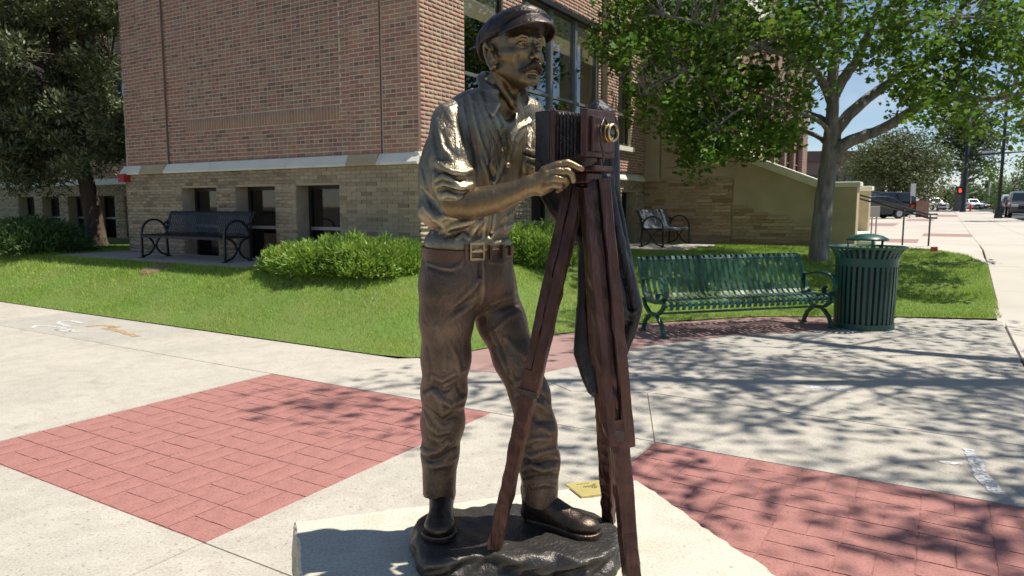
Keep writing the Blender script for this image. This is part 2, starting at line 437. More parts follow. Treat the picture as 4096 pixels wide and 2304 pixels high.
# ---- sidewalk along the street, apron, kerb and street beyond
M['walk'] = M['concrete_far']
side = empty('sidewalk'); side['kind'] = 'structure'
av = [-12, -9.2, -6.7, -4.3, -1.9, .6, 3.1, 5.4, 7.8, 10.2, 12.6, 15, 17.5, 20, 23, 26, 29, 32, 36, 40, 45, 50, 56, 62, 70, 78]
pl = []
for i in range(len(av) - 1):
    pl += [rect(av[i], av[i + 1], 7.67, 9.1), rect(av[i], av[i + 1], 9.1, 10.5)]
slabs(pl, side, M['walk'], joint=.008, draped=True)
pl = []
for a0, a1 in [(9.9, 12.6), (12.6, 15), (15, 17.5), (17.5, 20), (20, 24), (24, 28), (28, 33), (33, 38), (38, 43), (43, 50), (50, 58), (58, 64)]:
    for b0, b1 in [(2.0, 4.9), (4.9, 6.3), (6.3, 7.67)]:
        if a0 < 10 and b1 > 6.4: continue
        pl.append(rect(a0, a1, b0, b1))
pl.append([(10.9, 6.3), (9.9, 6.3), (9.9, 6.75), (9.0, 7.35), (8.0, 7.67), (12.6, 7.67), (12.6, 6.3)])
slabs(pl, side, [M['pink'] if (i % 7 == 3) else M['walk'] for i in range(len(pl))], joint=.008, draped=True)
sheet('sidewalk_bed', [(-12, 7.6), (-12, 10.5), (78, 10.5), (78, 1.9), (9.9, 1.9), (9.9, 6.3), (7.9, 7.6)], -.03, M['walk'], step=2.5)
sheet('parking_apron', [(14, -14), (14, 2.0), (64, 2.0), (64, -14)], -.02, M['walk'], step=3)
for a0 in range(-12, 78, 3):
    mb = MB(); za, zb = zt_ab(a0, 10.6), zt_ab(a0 + 3, 10.6)
    P = [W(a0 + .01, 10.51, za - .2), W(a0 + .01, 10.66, za - .2), W(a0 + 2.99, 10.66, zb - .2), W(a0 + 2.99, 10.51, zb - .2)]
    mb.add(P + [p + Vector((0, 0, .2)) for p in P], [(3, 2, 1, 0), (4, 5, 6, 7), (0, 1, 5, 4), (1, 2, 6, 5), (2, 3, 7, 6), (3, 0, 4, 7)])
    mb.build('kerb_stone', M['curb'], side, bevel=.012)
sheet('street', [(-30, 10.6), (-30, 24), (300, 24), (300, 10.6)], -.11, M['asphalt'], step=6)
sheet('cross_street', [(78, -60), (78, 10.5), (95, 10.5), (95, -60)], -.05, M['asphalt'], step=8)
sheet('far_sidewalk', [(95, -40), (95, 10.5), (260, 10.5), (260, -40)], -.03, M['walk'], step=12)

# ---- lawn
edge = [(a, b) for b, a in EDGE if -1 < b < 7.7]
LAWN = [(-3.15, -24.0)] + [(a + .012, b) for a, b in edge] + [(3.2, 7.662), (5.6, 7.662), (8.0, 7.662), (9.0, 7.34), (9.89, 6.74), (9.89, 5.2), (9.2, 5.2), (9.2, .05), (-.02, .05), (-.02, -7.6), (3.55, -7.6), (3.55, -24)]
lawn = sheet('lawn', LAWN, .006, M['turf'], step=.45)
def in_poly(a, b, poly):
    ins = np.zeros(a.shape, bool); n = len(poly)
    for i in range(n):
        a0, b0 = poly[i]; a1, b1 = poly[(i + 1) % n]
        c = ((b0 > b) != (b1 > b)) & (a < (a1 - a0) * (b - b0) / (b1 - b0 + 1e-12) + a0)
        ins ^= c
    return ins
CA = np.array(AX[:2]); CB = np.array(BX[:2]); C0 = np.array(CORNER[:2])
def np_W(a, b): return C0 + np.outer(a, CA) + np.outer(b, CB)
PADS = []                                          # (a0, a1, b0, b1) concrete pads where no grass grows
PADS.append((-1.42, 0, -7.9, -2.3)); PADS.append((6.0, 9.3, .0, 2.2))
def grass(n):
    a = rng.uniform(-3.15, 9.9, n); b = rng.uniform(-14, 7.65, n)
    k = in_poly(a, b, LAWN)
    for a0, a1, b0, b1 in PADS: k &= ~((a > a0 - .02) & (a < a1 + .02) & (b > b0 - .02) & (b < b1 + .02))
    k &= ~((a > 1.0) & (b < -7.0)) & ~((a > -.05) & (b < .6) & (b > -7.6))
    a, b = a[k], b[k]; p = np_W(a, b)
    d = np.linalg.norm(p, axis=1)
    vis = (p[:, 1] > 3) & (np.abs(p[:, 0]) < .80 * p[:, 1] + .3) & (rng.random(len(a)) < np.clip(11.0 / d, .35, 1))
    a, b, p, d = a[vis], b[vis], p[vis], d[vis]
    m = len(a); z = np_zt_ab(a, b)
    h = rng.uniform(.028, .062, m) * (1 + .25 * np.sin(a * 3.1 + 1.3 * np.sin(b * 2.3))); wd = rng.uniform(.004, .008, m) * np.clip(d / 9, .8, 1.6)
    an = rng.uniform(0, 2 * np.pi, m); lean = rng.uniform(.1, .8, m) * h; la = rng.uniform(0, 2 * np.pi, m)
    base = np.column_stack([p, z]); sx = np.column_stack([np.cos(an), np.sin(an), np.zeros(m)]) * wd[:, None] / 2
    top = base + np.column_stack([np.cos(la) * lean, np.sin(la) * lean, h])
    v = np.empty((m * 3, 3)); v[0::3] = base - sx; v[1::3] = base + sx; v[2::3] = top
    o = np_mesh('grass_cover', v, np.arange(m * 3).reshape(-1, 3), M['grass'], None, False, 'stuff', rng.random(m))
    tag(o, 'short green grass growing over the lawn', 'grass')
    return m
NG = grass(900000)
# concrete pads beside the building
PZ = []
for nm, (a0, a1, b0, b1), dz in (('concrete_pad', PADS[0], .035), ('concrete_pad', PADS[1], .06)):
    mb = MB(); zz = max(zt_ab(a0, b0), zt_ab(a0, b1), zt_ab(a1, b1)) + dz * .4
    PZ.append(zz)
    P = [W(a0, b0, zz), W(a0, b1, zz), W(a1, b1, zz), W(a1, b0, zz)]
    mb.add(P + [p - Vector((0, 0, .22)) for p in P], [(0, 1, 2, 3), (7, 6, 5, 4), (0, 4, 5, 1), (1, 5, 6, 2), (2, 6, 7, 3), (3, 7, 4, 0)])
    o = mb.build(nm, M['concrete2'] if a0 < 0 else M['concrete_far'], bevel=.01); o['kind'] = 'structure'
PADZ0, PADZ1 = PZ

# ---- chalk and spray marks on the paving (flat paint)
M['chalk'] = mat('white_chalk', (.74, .73, .71), .95, var=.15, scale=20)
M['chalk_o'] = mat('orange_marking_paint', (.56, .40, .22), .95, var=.3, scale=20)
for _m in (M['chalk'], M['chalk_o']):                # worn: the paving shows through
    _n = _m.node_tree; _t = _n.nodes.new('ShaderNodeTexCoord'); _x = _n.nodes.new('ShaderNodeTexNoise'); _x.inputs['Scale'].default_value = 38; _x.inputs['Detail'].default_value = 6
    _r = _n.nodes.new('ShaderNodeMapRange'); _r.inputs[1].default_value = .34; _r.inputs[2].default_value = .54; _r.inputs[3].default_value = .15; _r.inputs[4].default_value = .95; _n.links.new(_t.outputs['Object'], _x.inputs['Vector']); _n.links.new(_x.outputs['Fac'], _r.inputs[0]); _n.links.new(_r.outputs[0], _n.nodes['Principled BSDF'].inputs['Alpha'])
def mark(pts, w, m, label, close=False):
    g = [GV(x, y) for x, y in pts]; vs = []; fs = []
    for i, p in enumerate(g):
        t = (g[min(i + 1, len(g) - 1)] - g[max(i - 1, 0)]).normalized(); n = Vector((-t.y, t.x, 0)); ww = w * random.uniform(.6, 1.25)
        vs += [p + n * ww / 2, p - n * ww / 2]
    for v in vs: v.z = .0045
    for i in range(len(g) - 1): fs.append((2 * i, 2 * i + 1, 2 * i + 3, 2 * i + 2))
    mb = MB(); mb.add(vs, fs); o = mb.build('chalk_mark', m); tag(o, label, 'chalk mark', 'chalk and paint marks on the paving')
def sub(pts, n=4):
    out = []
    for i in range(len(pts) - 1):
        for k in range(n): out.append((lerp(pts[i][0], pts[i + 1][0], k / n), lerp(pts[i][1], pts[i + 1][1], k / n)))
    return out + [pts[-1]]
mark(sub([(82, 826), (88, 820), (120, 821), (160, 825), (178, 822), (160, 818), (146, 814), (150, 809), (180, 808), (210, 814)]), .055, M['chalk'], 'white wavy chalk squiggle on grey slab beside the lawn')
mark(sub([(150, 827), (190, 832), (165, 835), (140, 830), (200, 836)]), .035, M['chalk'], 'thin white chalk loop below the wavy squiggle')
mark(sub([(215, 822), (255, 818), (300, 823), (262, 826), (300, 832), (345, 847)]), .10, M['chalk_o'], 'faded orange spray marks on grey slab beside the lawn')
mark(sub([(2435, 1130), (2455, 1165), (2470, 1200), (2515, 1245)], 5), .075, M['chalk'], 'broad white chalk stroke on shaded slab beside the red panel')
mark(sub([(2365, 1163), (2390, 1166), (2420, 1168)]), .05, M['chalk'], 'short white chalk dash on shaded slab')
mark(sub([(2000, 965), (2060, 962), (2130, 958), (2190, 950)]), .035, M['chalk_o'], 'thin orange line drawn across a white chalk smear')
mark(sub([(2035, 973), (2080, 978), (2140, 985)], 5), .12, M['chalk'], 'smudged white chalk patch under an orange line')
# ================================================================== BUILDING
random.seed(11)
def ramp_rnd_mat(name, cols, rough=.85, bump=.002, bscale=70, var=.18):
    m = bpy.data.materials.new(name); m.use_nodes = True; nt = m.node_tree; b = nt.nodes['Principled BSDF']; L = nt.links.new; N = nt.nodes.new
    a = N('ShaderNodeAttribute'); a.attribute_name = 'rnd'
    rp = N('ShaderNodeValToRGB'); rp.color_ramp.interpolation = 'LINEAR'
    els = rp.color_ramp.elements
    for i, (p, c) in enumerate(cols):
        e = els[i] if i < 2 else els.new(p)
        e.position = p; e.color = (*c, 1)
    L(a.outputs['Fac'], rp.inputs[0])
    t = N('ShaderNodeTexCoord'); n = N('ShaderNodeTexNoise'); n.inputs['Scale'].default_value = 9; n.inputs['Detail'].default_value = 6; L(t.outputs['Object'], n.inputs['Vector'])
    hs = N('ShaderNodeHueSaturation'); L(rp.outputs[0], hs.inputs['Color'])
    mr = N('ShaderNodeMapRange'); mr.inputs[3].default_value = 1 - var; mr.inputs[4].default_value = 1 + var; L(n.outputs['Fac'], mr.inputs[0]); L(mr.outputs[0], hs.inputs['Value'])
    L(hs.outputs[0], b.inputs['Base Color']); b.inputs['Roughness'].default_value = rough
    n2 = N('ShaderNodeTexNoise'); n2.inputs['Scale'].default_value = bscale; L(t.outputs['Object'], n2.inputs['Vector'])
    bp = N('ShaderNodeBump'); bp.inputs['Distance'].default_value = bump; L(n2.outputs['Fac'], bp.inputs['Height']); L(bp.outputs[0], b.inputs['Normal'])
    return m
M['brick'] = ramp_rnd_mat('red_brick', [(0, (.22, .135, .10)), (.10, (.37, .18, .125)), (.34, (.41, .20, .14)), (.5, (.39, .23, .15)), (.8, (.43, .27, .17)), (.93, (.47, .20, .13)), (1.0, (.27, .20, .145))])
M['tan'] = ramp_rnd_mat('tan_brick', [(0, (.25, .19, .125)), (.2, (.36, .28, .185)), (.7, (.43, .34, .225)), (1, (.48, .375, .245))])
M['stone'] = ramp_rnd_mat('coursed_sandstone', [(0, (.28, .185, .10)), (.25, (.40, .285, .16)), (.7, (.47, .355, .21)), (1, (.54, .42, .26))], bump=.012, bscale=22, var=.3)
M['mortar'] = mat('mortar', (.74, .63, .50), .95, var=.25, scale=5)
M['mortar_tan'] = mat('tan_mortar', (.54, .44, .30), .95, var=.2, scale=5)
M['limestone'] = mat('pale_limestone', (.84, .81, .68), .85, var=.14, scale=2.5, bump=.001, bscale=60)
M['sandstone'] = mat('smooth_sandstone', (.52, .43, .28), .88, col2=(.42, .34, .21), scale=1.8, bump=.002, bscale=40, detail=8)
M['frame'] = mat('bronze_anodised_frame', (.030, .026, .022), .45, var=.2, spec=.4)
M['alu'] = mat('brushed_aluminium_frame', (.30, .31, .31), .45, metal=.6, var=.1)
M['blind'] = mat('tan_roller_blind', (.55, .43, .30), .9, var=.06, scale=2)
M['blind_dim'] = mat('dim_roller_blind', (.14, .11, .08), .9, var=.1, scale=2)  # roller blind with the dim indoor light painted into its colour
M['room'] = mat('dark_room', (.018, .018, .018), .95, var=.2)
def glass_mat(name, tint=(.55, .60, .56), r=.03, base=.12):
    m = bpy.data.materials.new(name); m.use_nodes = True; nt = m.node_tree; nt.nodes.clear(); N = nt.nodes.new; L = nt.links.new
    o = N('ShaderNodeOutputMaterial'); t = N('ShaderNodeBsdfTransparent'); t.inputs[0].default_value = (*tint, 1)
    g = N('ShaderNodeBsdfGlossy'); g.inputs['Roughness'].default_value = r; g.inputs[0].default_value = (.9, .92, .95, 1)
    f = N('ShaderNodeLayerWeight'); f.inputs[0].default_value = .5; p5 = N('ShaderNodeMath'); p5.operation = 'POWER'; p5.inputs[1].default_value = 4.5; L(f.outputs['Facing'], p5.inputs[0])
    a = N('ShaderNodeMath'); a.operation = 'ADD'; a.inputs[1].default_value = base; a.use_clamp = True
    mx_ = N('ShaderNodeMixShader'); L(p5.outputs[0], a.inputs[0]); L(a.outputs[0], mx_.inputs[0]); L(t.outputs[0], mx_.inputs[1]); L(g.outputs[0], mx_.inputs[2]); L(mx_.outputs[0], o.inputs[0])
    return m
M['glass'] = glass_mat('window_glass', (.72, .74, .70), .02, .22)
M['pane'] = glass_mat('dark_window_glass', (.42, .42, .40), .03, .06)

bld = empty('brick_building', W(0, 0, .5), 0, 'red brick school building with tan brick basement, limestone band and tall windows', 'building')
BINV = Matrix.Translation(-W(0, 0, .5))
def bpart(mb, name, m, **k):
    mb.v = [tuple(Vector(p) - W(0, 0, .5)) for p in mb.v]
    return mb.build(name, m, bld, **k)

class Wall:                                        # frame on a wall: u along it, n outward
    def __init__(s, o, u, n): s.o = Vector(o); s.u = Vector(u); s.n = Vector(n)
    def p(s, u, z, d=0.0): return s.o + s.u * u + s.n * d + Vector((0, 0, z))
WL = Wall(W(0, 0), -BX, -AX); WR = Wall(W(0, 0), AX, BX); WREC = Wall(W(3.6, -7.6), -BX, -AX); WE = Wall(W(9.3, 0), BX, -AX)

def panel(mb, wl, u0, u1, z0, z1, holes, d=0.0, dep=.35):
    us = sorted({u0, u1} | {min(max(h[k], u0), u1) for h in holes for k in (0, 1)}); zs = sorted({z0, z1} | {min(max(h[k], z0), z1) for h in holes for k in (2, 3)})
    for i in range(len(us) - 1):
        for j in range(len(zs) - 1):
            uc, zc = (us[i] + us[i + 1]) / 2, (zs[j] + zs[j + 1]) / 2
            if any(h[0] < uc < h[1] and h[2] < zc < h[3] for h in holes): continue
            mb.add([wl.p(us[i], zs[j], d), wl.p(us[i + 1], zs[j], d), wl.p(us[i + 1], zs[j + 1], d), wl.p(us[i], zs[j + 1], d)], [(0, 1, 2, 3)])
    for a, b, c, e in holes:                       # reveals
        a, b, c, e = max(a, u0), min(b, u1), max(c, z0), min(e, z1)
        if b - a < .05 or e - c < .05: continue
        for (ua, za), (ub, zb) in (((a, c), (a, e)), ((a, e), (b, e)), ((b, e), (b, c)), ((b, c), (a, c))):
            mb.add([wl.p(ua, za, d), wl.p(ub, zb, d), wl.p(ub, zb, d - dep), wl.p(ua, za, d - dep)], [(0, 1, 2, 3)])

BR = []                                            # all bricks: (wall, u0, u1, z0, z1, proud, rnd, kind)
def hit(u0, u1, z0, z1, holes): return any(u0 < h[1] - .001 and u1 > h[0] + .001 and z0 < h[3] - .001 and z1 > h[2] + .001 for h in holes)
def courses(wl, u0, u1, z0, z1, holes=(), d=0.0, ch=.069, L=.215, head=7, mode='common', kind='brick', joint=.014, phase=0):
    n = int(round((z1 - z0) / ch)); ch = (z1 - z0) / n
    for i in range(n):
        za, zb = z0 + i * ch + joint / 2, z0 + (i + 1) * ch - joint / 2
        header = (i + phase) % head == head - 1 if mode == 'common' else (i % 2 == 1)
        step = L / 2 if header else L
        off = 0 if header else (L / 2 if i % 2 else 0)
        cuts = []
        u = u0 - off
        while u < u1 - .01: cuts.append((max(u, u0), min(u + step, u1))); u += step
        for a, b in cuts:
            segs = [(a, b)]
            for h in holes:                        # cut bricks at openings
                if za < h[3] - .01 and zb > h[2] + .01:
                    ns = []
                    for p, q in segs:
                        if q <= h[0] or p >= h[1]: ns.append((p, q)); continue
                        if p < h[0]: ns.append((p, h[0]))
                        if q > h[1]: ns.append((h[1], q))
                    segs = ns
            for p, q in segs:
                if q - p < .03: continue
                r = random.random()
                if header and random.random() < .38: r = random.choice((.0, .03, .06, .99))
                BR.append((wl, p + joint / 2, q - joint / 2, za, zb, d, r, kind))

GZ = .42
BT, BB, TOP = 2.375, 2.185, 6.6
# ---- openings
wl_holes = [(4.71, 5.75, .3, 1.90), (3.12, 4.17, .3, 1.90), (1.58, 2.59, .3, 1.90)]
wr_low = [(3.3, 4.35, .3, 1.9), (5.2, 6.2, .3, 1.9), (7.75, 8.75, .3, 1.9)]
wr_up = [(1.23, 2.44, 3.0, 5.5), (3.15, 6.55, 3.0, 5.5), (7.37, 8.2, 3.0, 5.5)]
rec_low = [(0.45 + 1.57 * i, 1.5 + 1.57 * i, .3, 1.86) for i in range(8)]
rec_up = [(.35, 2.6, 3.0, 5.5), (4.2, 6.6, 3.0, 5.5)]
# ---- backing (mortar) with openings
mbm = MB(); mbt = MB(); mbs = MB(); mbr = MB()
panel(mbm, WL, -.0, 7.6, BT, TOP, [], -.0015)
for _u0, _u1, _d in ((-.05, .66, .0485), (.72, 1.36, .0285), (6.21, 7.0, .0485), (7.0, 7.6, .0235)):
    panel(mbm, WL, _u0, _u1, BT, 6.5, [], _d)
    for _u in (_u0, _u1): mbs.add([WL.p(_u, BT, -.005), WL.p(_u, BT, _d), WL.p(_u, 6.5, _d), WL.p(_u, 6.5, -.005)], [(0, 1, 2, 3)])
panel(mbt, WL, -.06, 7.6, 0, BB + .05, wl_holes, .086, .33)
panel(mbm, WR, -.05, 9.3, BT, TOP, wr_up, -.0015, .16); panel(mbt, WR, -.09, 9.3, 0, BB + .05, wr_low, .090, .33)
panel(mbm, WREC, 0, 14, BT, 9.4, rec_up, -.0015, .2); panel(mbr, WREC, 0, 14, 0, BB + .05, rec_low, .086, .33)
mbm.add([WL.p(7.6, 0, .09), WL.p(7.6, 0, -3.6), WL.p(7.6, TOP, -3.6), WL.p(7.6, TOP, 0)], [(0, 1, 2, 3)])   # end of the projecting block
mbm.add([W(0, 0, TOP), W(35, 0, TOP), W(35, -21.6, TOP), W(3.6, -21.6, TOP), W(3.6, -7.6, TOP), W(0, -7.6, TOP)], [(0, 1, 2, 3, 4, 5)])  # flat roof
mbm.add([W(3.6, -7.6, 9.4), W(14, -7.6, 9.4), W(14, -21.6, 9.4), W(3.6, -21.6, 9.4)], [(0, 1, 2, 3)]); mbm.add([W(3.6, -7.6, TOP), W(14, -7.6, TOP), W(14, -7.6, 9.4), W(3.6, -7.6, 9.4)], [(0, 1, 2, 3)]); mbm.add([W(3.6, -21.6, TOP), W(14, -21.6, TOP), W(14, -21.6, 9.4), W(3.6, -21.6, 9.4)], [(0, 1, 2, 3)]); mbm.add([W(14, -7.6, TOP), W(14, -21.6, TOP), W(14, -21.6, 9.4), W(14, -7.6, 9.4)], [(0, 1, 2, 3)])
mbm.add([W(35, 0, 0), W(35, -21.6, 0), W(35, -21.6, TOP), W(35, 0, TOP)], [(0, 1, 2, 3)]); mbm.add([W(3.6, -21.6, 0), W(35, -21.6, 0), W(35, -21.6, TOP), W(3.6, -21.6, TOP)], [(0, 1, 2, 3)])
bpart(mbm, 'wall', M['mortar'], fix=False); bpart(mbs, 'pilaster_returns', M['brick'], fix=False)['kind'] = 'stuff'; bpart(mbr, 'recess_basement_wall', M['mortar_tan'], fix=False); bpart(mbt, 'basement_wall', M['mortar_tan'], fix=False)  # returns carry no rnd: darkest brick tone imitates their shade
# ---- bricks: left front
Z0 = BT
for (u0, u1, d, md) in ((-.05, .66, .05, 'common'), (.72, 1.36, .03, 'common'), (6.21, 7.0, .05, 'common'), (7.0, 7.6, .025, 'common')):
    courses(WL, u0, u1, Z0, 6.5, (), d)
courses(WL, 1.36, 6.21, Z0, 2.95 - .0, (), 0, phase=3)
sol = (1.62, 5.65)
courses(WL, 1.36, sol[0], 2.95, 3.2, (), 0); courses(WL, sol[1], 6.21, 2.95, 3.2, (), 0)
u = sol[0]
while u < sol[1] - .05: BR.append((WL, u + .006, u + .063, 2.958, 3.19, .0, random.uniform(.4, .75), 'brick')); u += .0695
courses(WL, 1.36, 1.60, 3.2, 6.5, (), 0); courses(WL, 5.67, 6.21, 3.2, 6.5, (), 0)
courses(WL, 1.60, 5.67, 3.2, 6.5, (), 0, mode='flem')
# right front (sunlit)
courses(WR, -.05, 6.75, Z0, 6.55, wr_up, .0); courses(WR, 6.75, 9.3, Z0, 6.55, wr_up, .13)
# recess
courses(WREC, 0, 13.9, Z0, 9.3, rec_up, 0)
# tan basement: rustication, a recessed joint every five courses
def rustic(wl, u0, u1, holes, d):
    z = BB
    while z > .35:
        zb = z - .345
        courses(wl, u0, u1, zb + .030, z, holes, d, ch=.069, kind='tan', head=99, joint=.008)
        z = zb
rustic(WL, -.09, 7.6, wl_holes, .10); rustic(WR, -.10, 9.3, wr_low, .10); rustic(WREC, .0, 13.9, rec_low, .10)

def brick_geo(p, q, za, zb, wl, d, dep=.014):
    return [wl.p(p, za, d), wl.p(q, za, d), wl.p(q, zb, d), wl.p(p, zb, d), wl.p(p, za, d - dep), wl.p(q, za, d - dep), wl.p(q, zb, d - dep), wl.p(p, zb, d - dep)]
BF = np.array([(0, 1, 2, 3), (0, 4, 5, 1), (1, 5, 6, 2), (2, 6, 7, 3), (3, 7, 4, 0)])
def dump(kind, name, m, part_name):
    L = [b for b in BR if b[7] == kind]
    L.sort(key=lambda b: (b[0].p(b[1], b[3]) - Vector((0, 0, CAM_H))).length - 4.0 * (b[0] is WL or b[0] is WE) )
    # only bricks inside the picture count as the 300 largest
    def vis(b):
        p = b[0].p((b[1] + b[2]) / 2, (b[3] + b[4]) / 2); y = p.y * CT - (p.z - CAM_H) * ST; v = 1152 + FPX * (-(p.z - CAM_H) * CT - p.y * ST) / y; u = 2048 + FPX * p.x / y
        return 20 < v < 1250 and 0 < u < 4096 and not (1690 < u < 2200 and v > 380)
    near = [b for b in L if vis(b)][:300]; ids = {id(b) for b in near}; rest = [b for b in L if id(b) not in ids]
    org = W(0, 0, .5)
    for (wl, p, q, za, zb, d, r, k) in near:
        c = wl.p((p + q) / 2, (za + zb) / 2, d)
        vs = [x - c for x in brick_geo(p, q, za, zb, wl, d + random.uniform(0, .0015))]
        me = bpy.data.meshes.new(part_name); me.from_pydata(vs, [], [tuple(f) for f in BF]); me.materials.append(m)
        a = me.attributes.new('rnd', 'FLOAT', 'FACE'); a.data.foreach_set('value', [r] * 5)
        o = bpy.data.objects.new(part_name, me); o.location = c - org; link(o, bld)
    if not rest: return
    v = []
    for (wl, p, q, za, zb, d, r, k) in rest: v += brick_geo(p, q, za, zb, wl, d + random.uniform(0, .0015))
    v = np.array([tuple(x) for x in v]) - np.array(org); n = len(rest)
    f = (BF[None] + 8 * np.arange(n)[:, None, None]).reshape(-1, 4)
    np_mesh(name, v, f, m, bld, False, 'stuff', np.repeat([b[6] for b in rest], 5))

# ---- limestone band: sloping stones, one object each
def band(wl, u0, u1, n, m=None, d0=.02, name='band_stone', special=()):
    w = (u1 - u0) / n
    for i in range(n):
        a, b = u0 + i * w + .003, u0 + (i + 1) * w - .003
        mb = MB(); P = []
        for uu in (a, b):
            P += [wl.p(uu, BB, .03), wl.p(uu, BB, .17), wl.p(uu, BB + .035, .17), wl.p(uu, BT - .01, d0 + .05), wl.p(uu, BT, .0)]
        mb.add(P, [(0, 1, 2, 3, 4), (9, 8, 7, 6, 5)] + [(k, 5 + k, 5 + (k + 1) % 5, (k + 1) % 5) for k in range(5)])
        bpart(mb, name, m or M['limestone'])
band(WL, -.10, .66, 1); band(WL, .72, 1.36, 1, M['sandstone'], d0=.05); band(WL, 1.36, 6.21, 7); band(WL, 6.21, 7.0, 1, M['sandstone'], d0=.06); band(WL, 7.0, 7.68, 1)
band(WL, .66, .72, 1)
band(WR, -.10, 9.3, 11); band(WREC, .1, 14, 14)

# ---- windows
def window(wl, a, b, c, e, d, lights=1, blind=None, rail=None, style='frame', blindm='blind', glass='glass', name='window'):
    """frame in opening a..b, c..e, its glass set d behind the wall face"""
    org = W(0, 0, .5)
    fm = M[style]; f = .06
    mb = MB(); dep = .07
    def bx(u0, u1, z0, z1, dd=0, t=dep, m=mb):
        P = [wl.p(u0, z0, -d + dd), wl.p(u1, z0, -d + dd), wl.p(u1, z1, -d + dd), wl.p(u0, z1, -d + dd)]
        m.add(P + [p - wl.n * t for p in P], [(0, 1, 2, 3), (7, 6, 5, 4), (0, 4, 5, 1), (1, 5, 6, 2), (2, 6, 7, 3), (3, 7, 4, 0)])
    bx(a, a + f, c, e); bx(b - f, b, c, e); bx(a + f, b - f, e - f, e); bx(a + f, b - f, c, c + f)
    lw = (b - a - 2 * f) / lights
    win = bpart(mb, name, fm)
    for i in range(1, lights):
        u = a + f + lw * i; m2 = MB(); bx(u - .05, u + .05, c + f, e - f, .03, .12, m2); m2.v = [tuple(Vector(p) - org) for p in m2.v]
        m2.build('mullion', M['alu'] if style == 'alu' else fm, win)
    for i in range(lights):
        u0, u1 = a + f + lw * i + (.05 if i else 0), a + f + lw * (i + 1) - (.05 if i < lights - 1 else 0)
        m2 = MB(); P = [wl.p(u0, c + f, -d - .03), wl.p(u1, c + f, -d - .03), wl.p(u1, e - f, -d - .03), wl.p(u0, e - f, -d - .03)]
        m2.add(P, [(0, 1, 2, 3)]); m2.v = [tuple(Vector(p) - org) for p in m2.v]; m2.build('pane', M[glass], win)
        if rail:
            m2 = MB(); bx(u0, u1, rail, rail + .055, .012, .06, m2); m2.v = [tuple(Vector(p) - org) for p in m2.v]; m2.build('rail', M['alu'], win)
        if blind:
            m2 = MB(); P = [wl.p(u0, blind, -d - .062), wl.p(u1, blind, -d - .062), wl.p(u1, e - .02, -d - .062), wl.p(u0, e - .02, -d - .062)]
            m2.add(P + [p - wl.n * .004 for p in P], [(0, 1, 2, 3), (7, 6, 5, 4), (0, 4, 5, 1), (2, 6, 7, 3)]); m2.v = [tuple(Vector(p) - org) for p in m2.v]
            m2.build('blind', M[blindm], win)
    # the dark room behind
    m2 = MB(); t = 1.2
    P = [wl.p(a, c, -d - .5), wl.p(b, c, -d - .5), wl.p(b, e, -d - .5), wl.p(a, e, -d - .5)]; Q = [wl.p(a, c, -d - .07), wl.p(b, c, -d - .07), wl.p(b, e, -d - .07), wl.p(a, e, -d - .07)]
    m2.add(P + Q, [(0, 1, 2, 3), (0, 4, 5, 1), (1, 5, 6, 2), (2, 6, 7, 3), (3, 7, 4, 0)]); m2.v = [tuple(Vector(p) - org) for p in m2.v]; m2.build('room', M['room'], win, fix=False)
    return win
for h in wl_holes: window(WL, h[0], h[1], .5, h[3], .18, 1, 1.18, 1.14, 'frame', 'blind_dim', 'pane')
for h in wr_low: window(WR, h[0], h[1], .5, h[3], .18, 1, 1.3, 1.2, 'frame', 'blind_dim', 'pane')
for h in rec_low: window(WREC, h[0], h[1], .5, h[3], .18, 1, 1.2, 1.16, 'frame', 'blind_dim', 'pane')
window(WR, 1.23, 2.44, 3.0, 5.5, .04, 1, 4.70, 3.72, 'frame'); window(WR, 3.15, 6.55, 3.0, 5.5, .04, 3, 4.70, 3.72, 'alu'); window(WR, 7.37, 8.2, 3.0, 5.5, -.06, 1, None, 3.72, 'frame')
for h in rec_up: window(WREC, *h, .10, 2, 3.9, None, 'alu', 'blind_dim')
for wl, h, d in ((WR, wr_up[0], 0), (WR, wr_up[1], 0), (WR, wr_up[2], .13), (WREC, rec_up[0], 0)):
    mb = MB(); P = [wl.p(h[0] - .08, 2.88, d - .1), wl.p(h[1] + .08, 2.88, d - .1), wl.p(h[1] + .08, 2.88, d + .09), wl.p(h[0] - .08, 2.88, d + .09)]
    mb.add(P + [p + Vector((0, 0, .11 if k > 1 else .13)) for k, p in enumerate(P)], [(3, 2, 1, 0), (4, 5, 6, 7), (0, 1, 5, 4), (1, 2, 6, 5), (2, 3, 7, 6), (3, 0, 4, 7)])
    bpart(mb, 'window_sill', M['limestone'])
    mb = MB(); mb.bar(wl.p(h[0], h[3] - .0, d + .02), wl.p(h[1], h[3] - .0, d + .02), .10, .10, (0, 0, 1)); bpart(mb, 'lintel', M['frame'])
# step of the projecting pier
mb = MB(); P = [WR.p(6.75, BT, -.02), WR.p(6.75, BT, .1285), WR.p(6.75, TOP, .118), WR.p(6.75, TOP, -.02)]; mb.add(P, [(0, 1, 2, 3)])
P = [WR.p(6.75, BT, .1285), WR.p(9.3, BT, .118), WR.p(9.3, TOP, .118), WR.p(6.75, TOP, .118)]
panel(mb, WR, 6.75, 9.3, BT, TOP, [wr_up[2]], .1285, .2); bpart(mb, 'pier_backing', M['mortar'], fix=False)
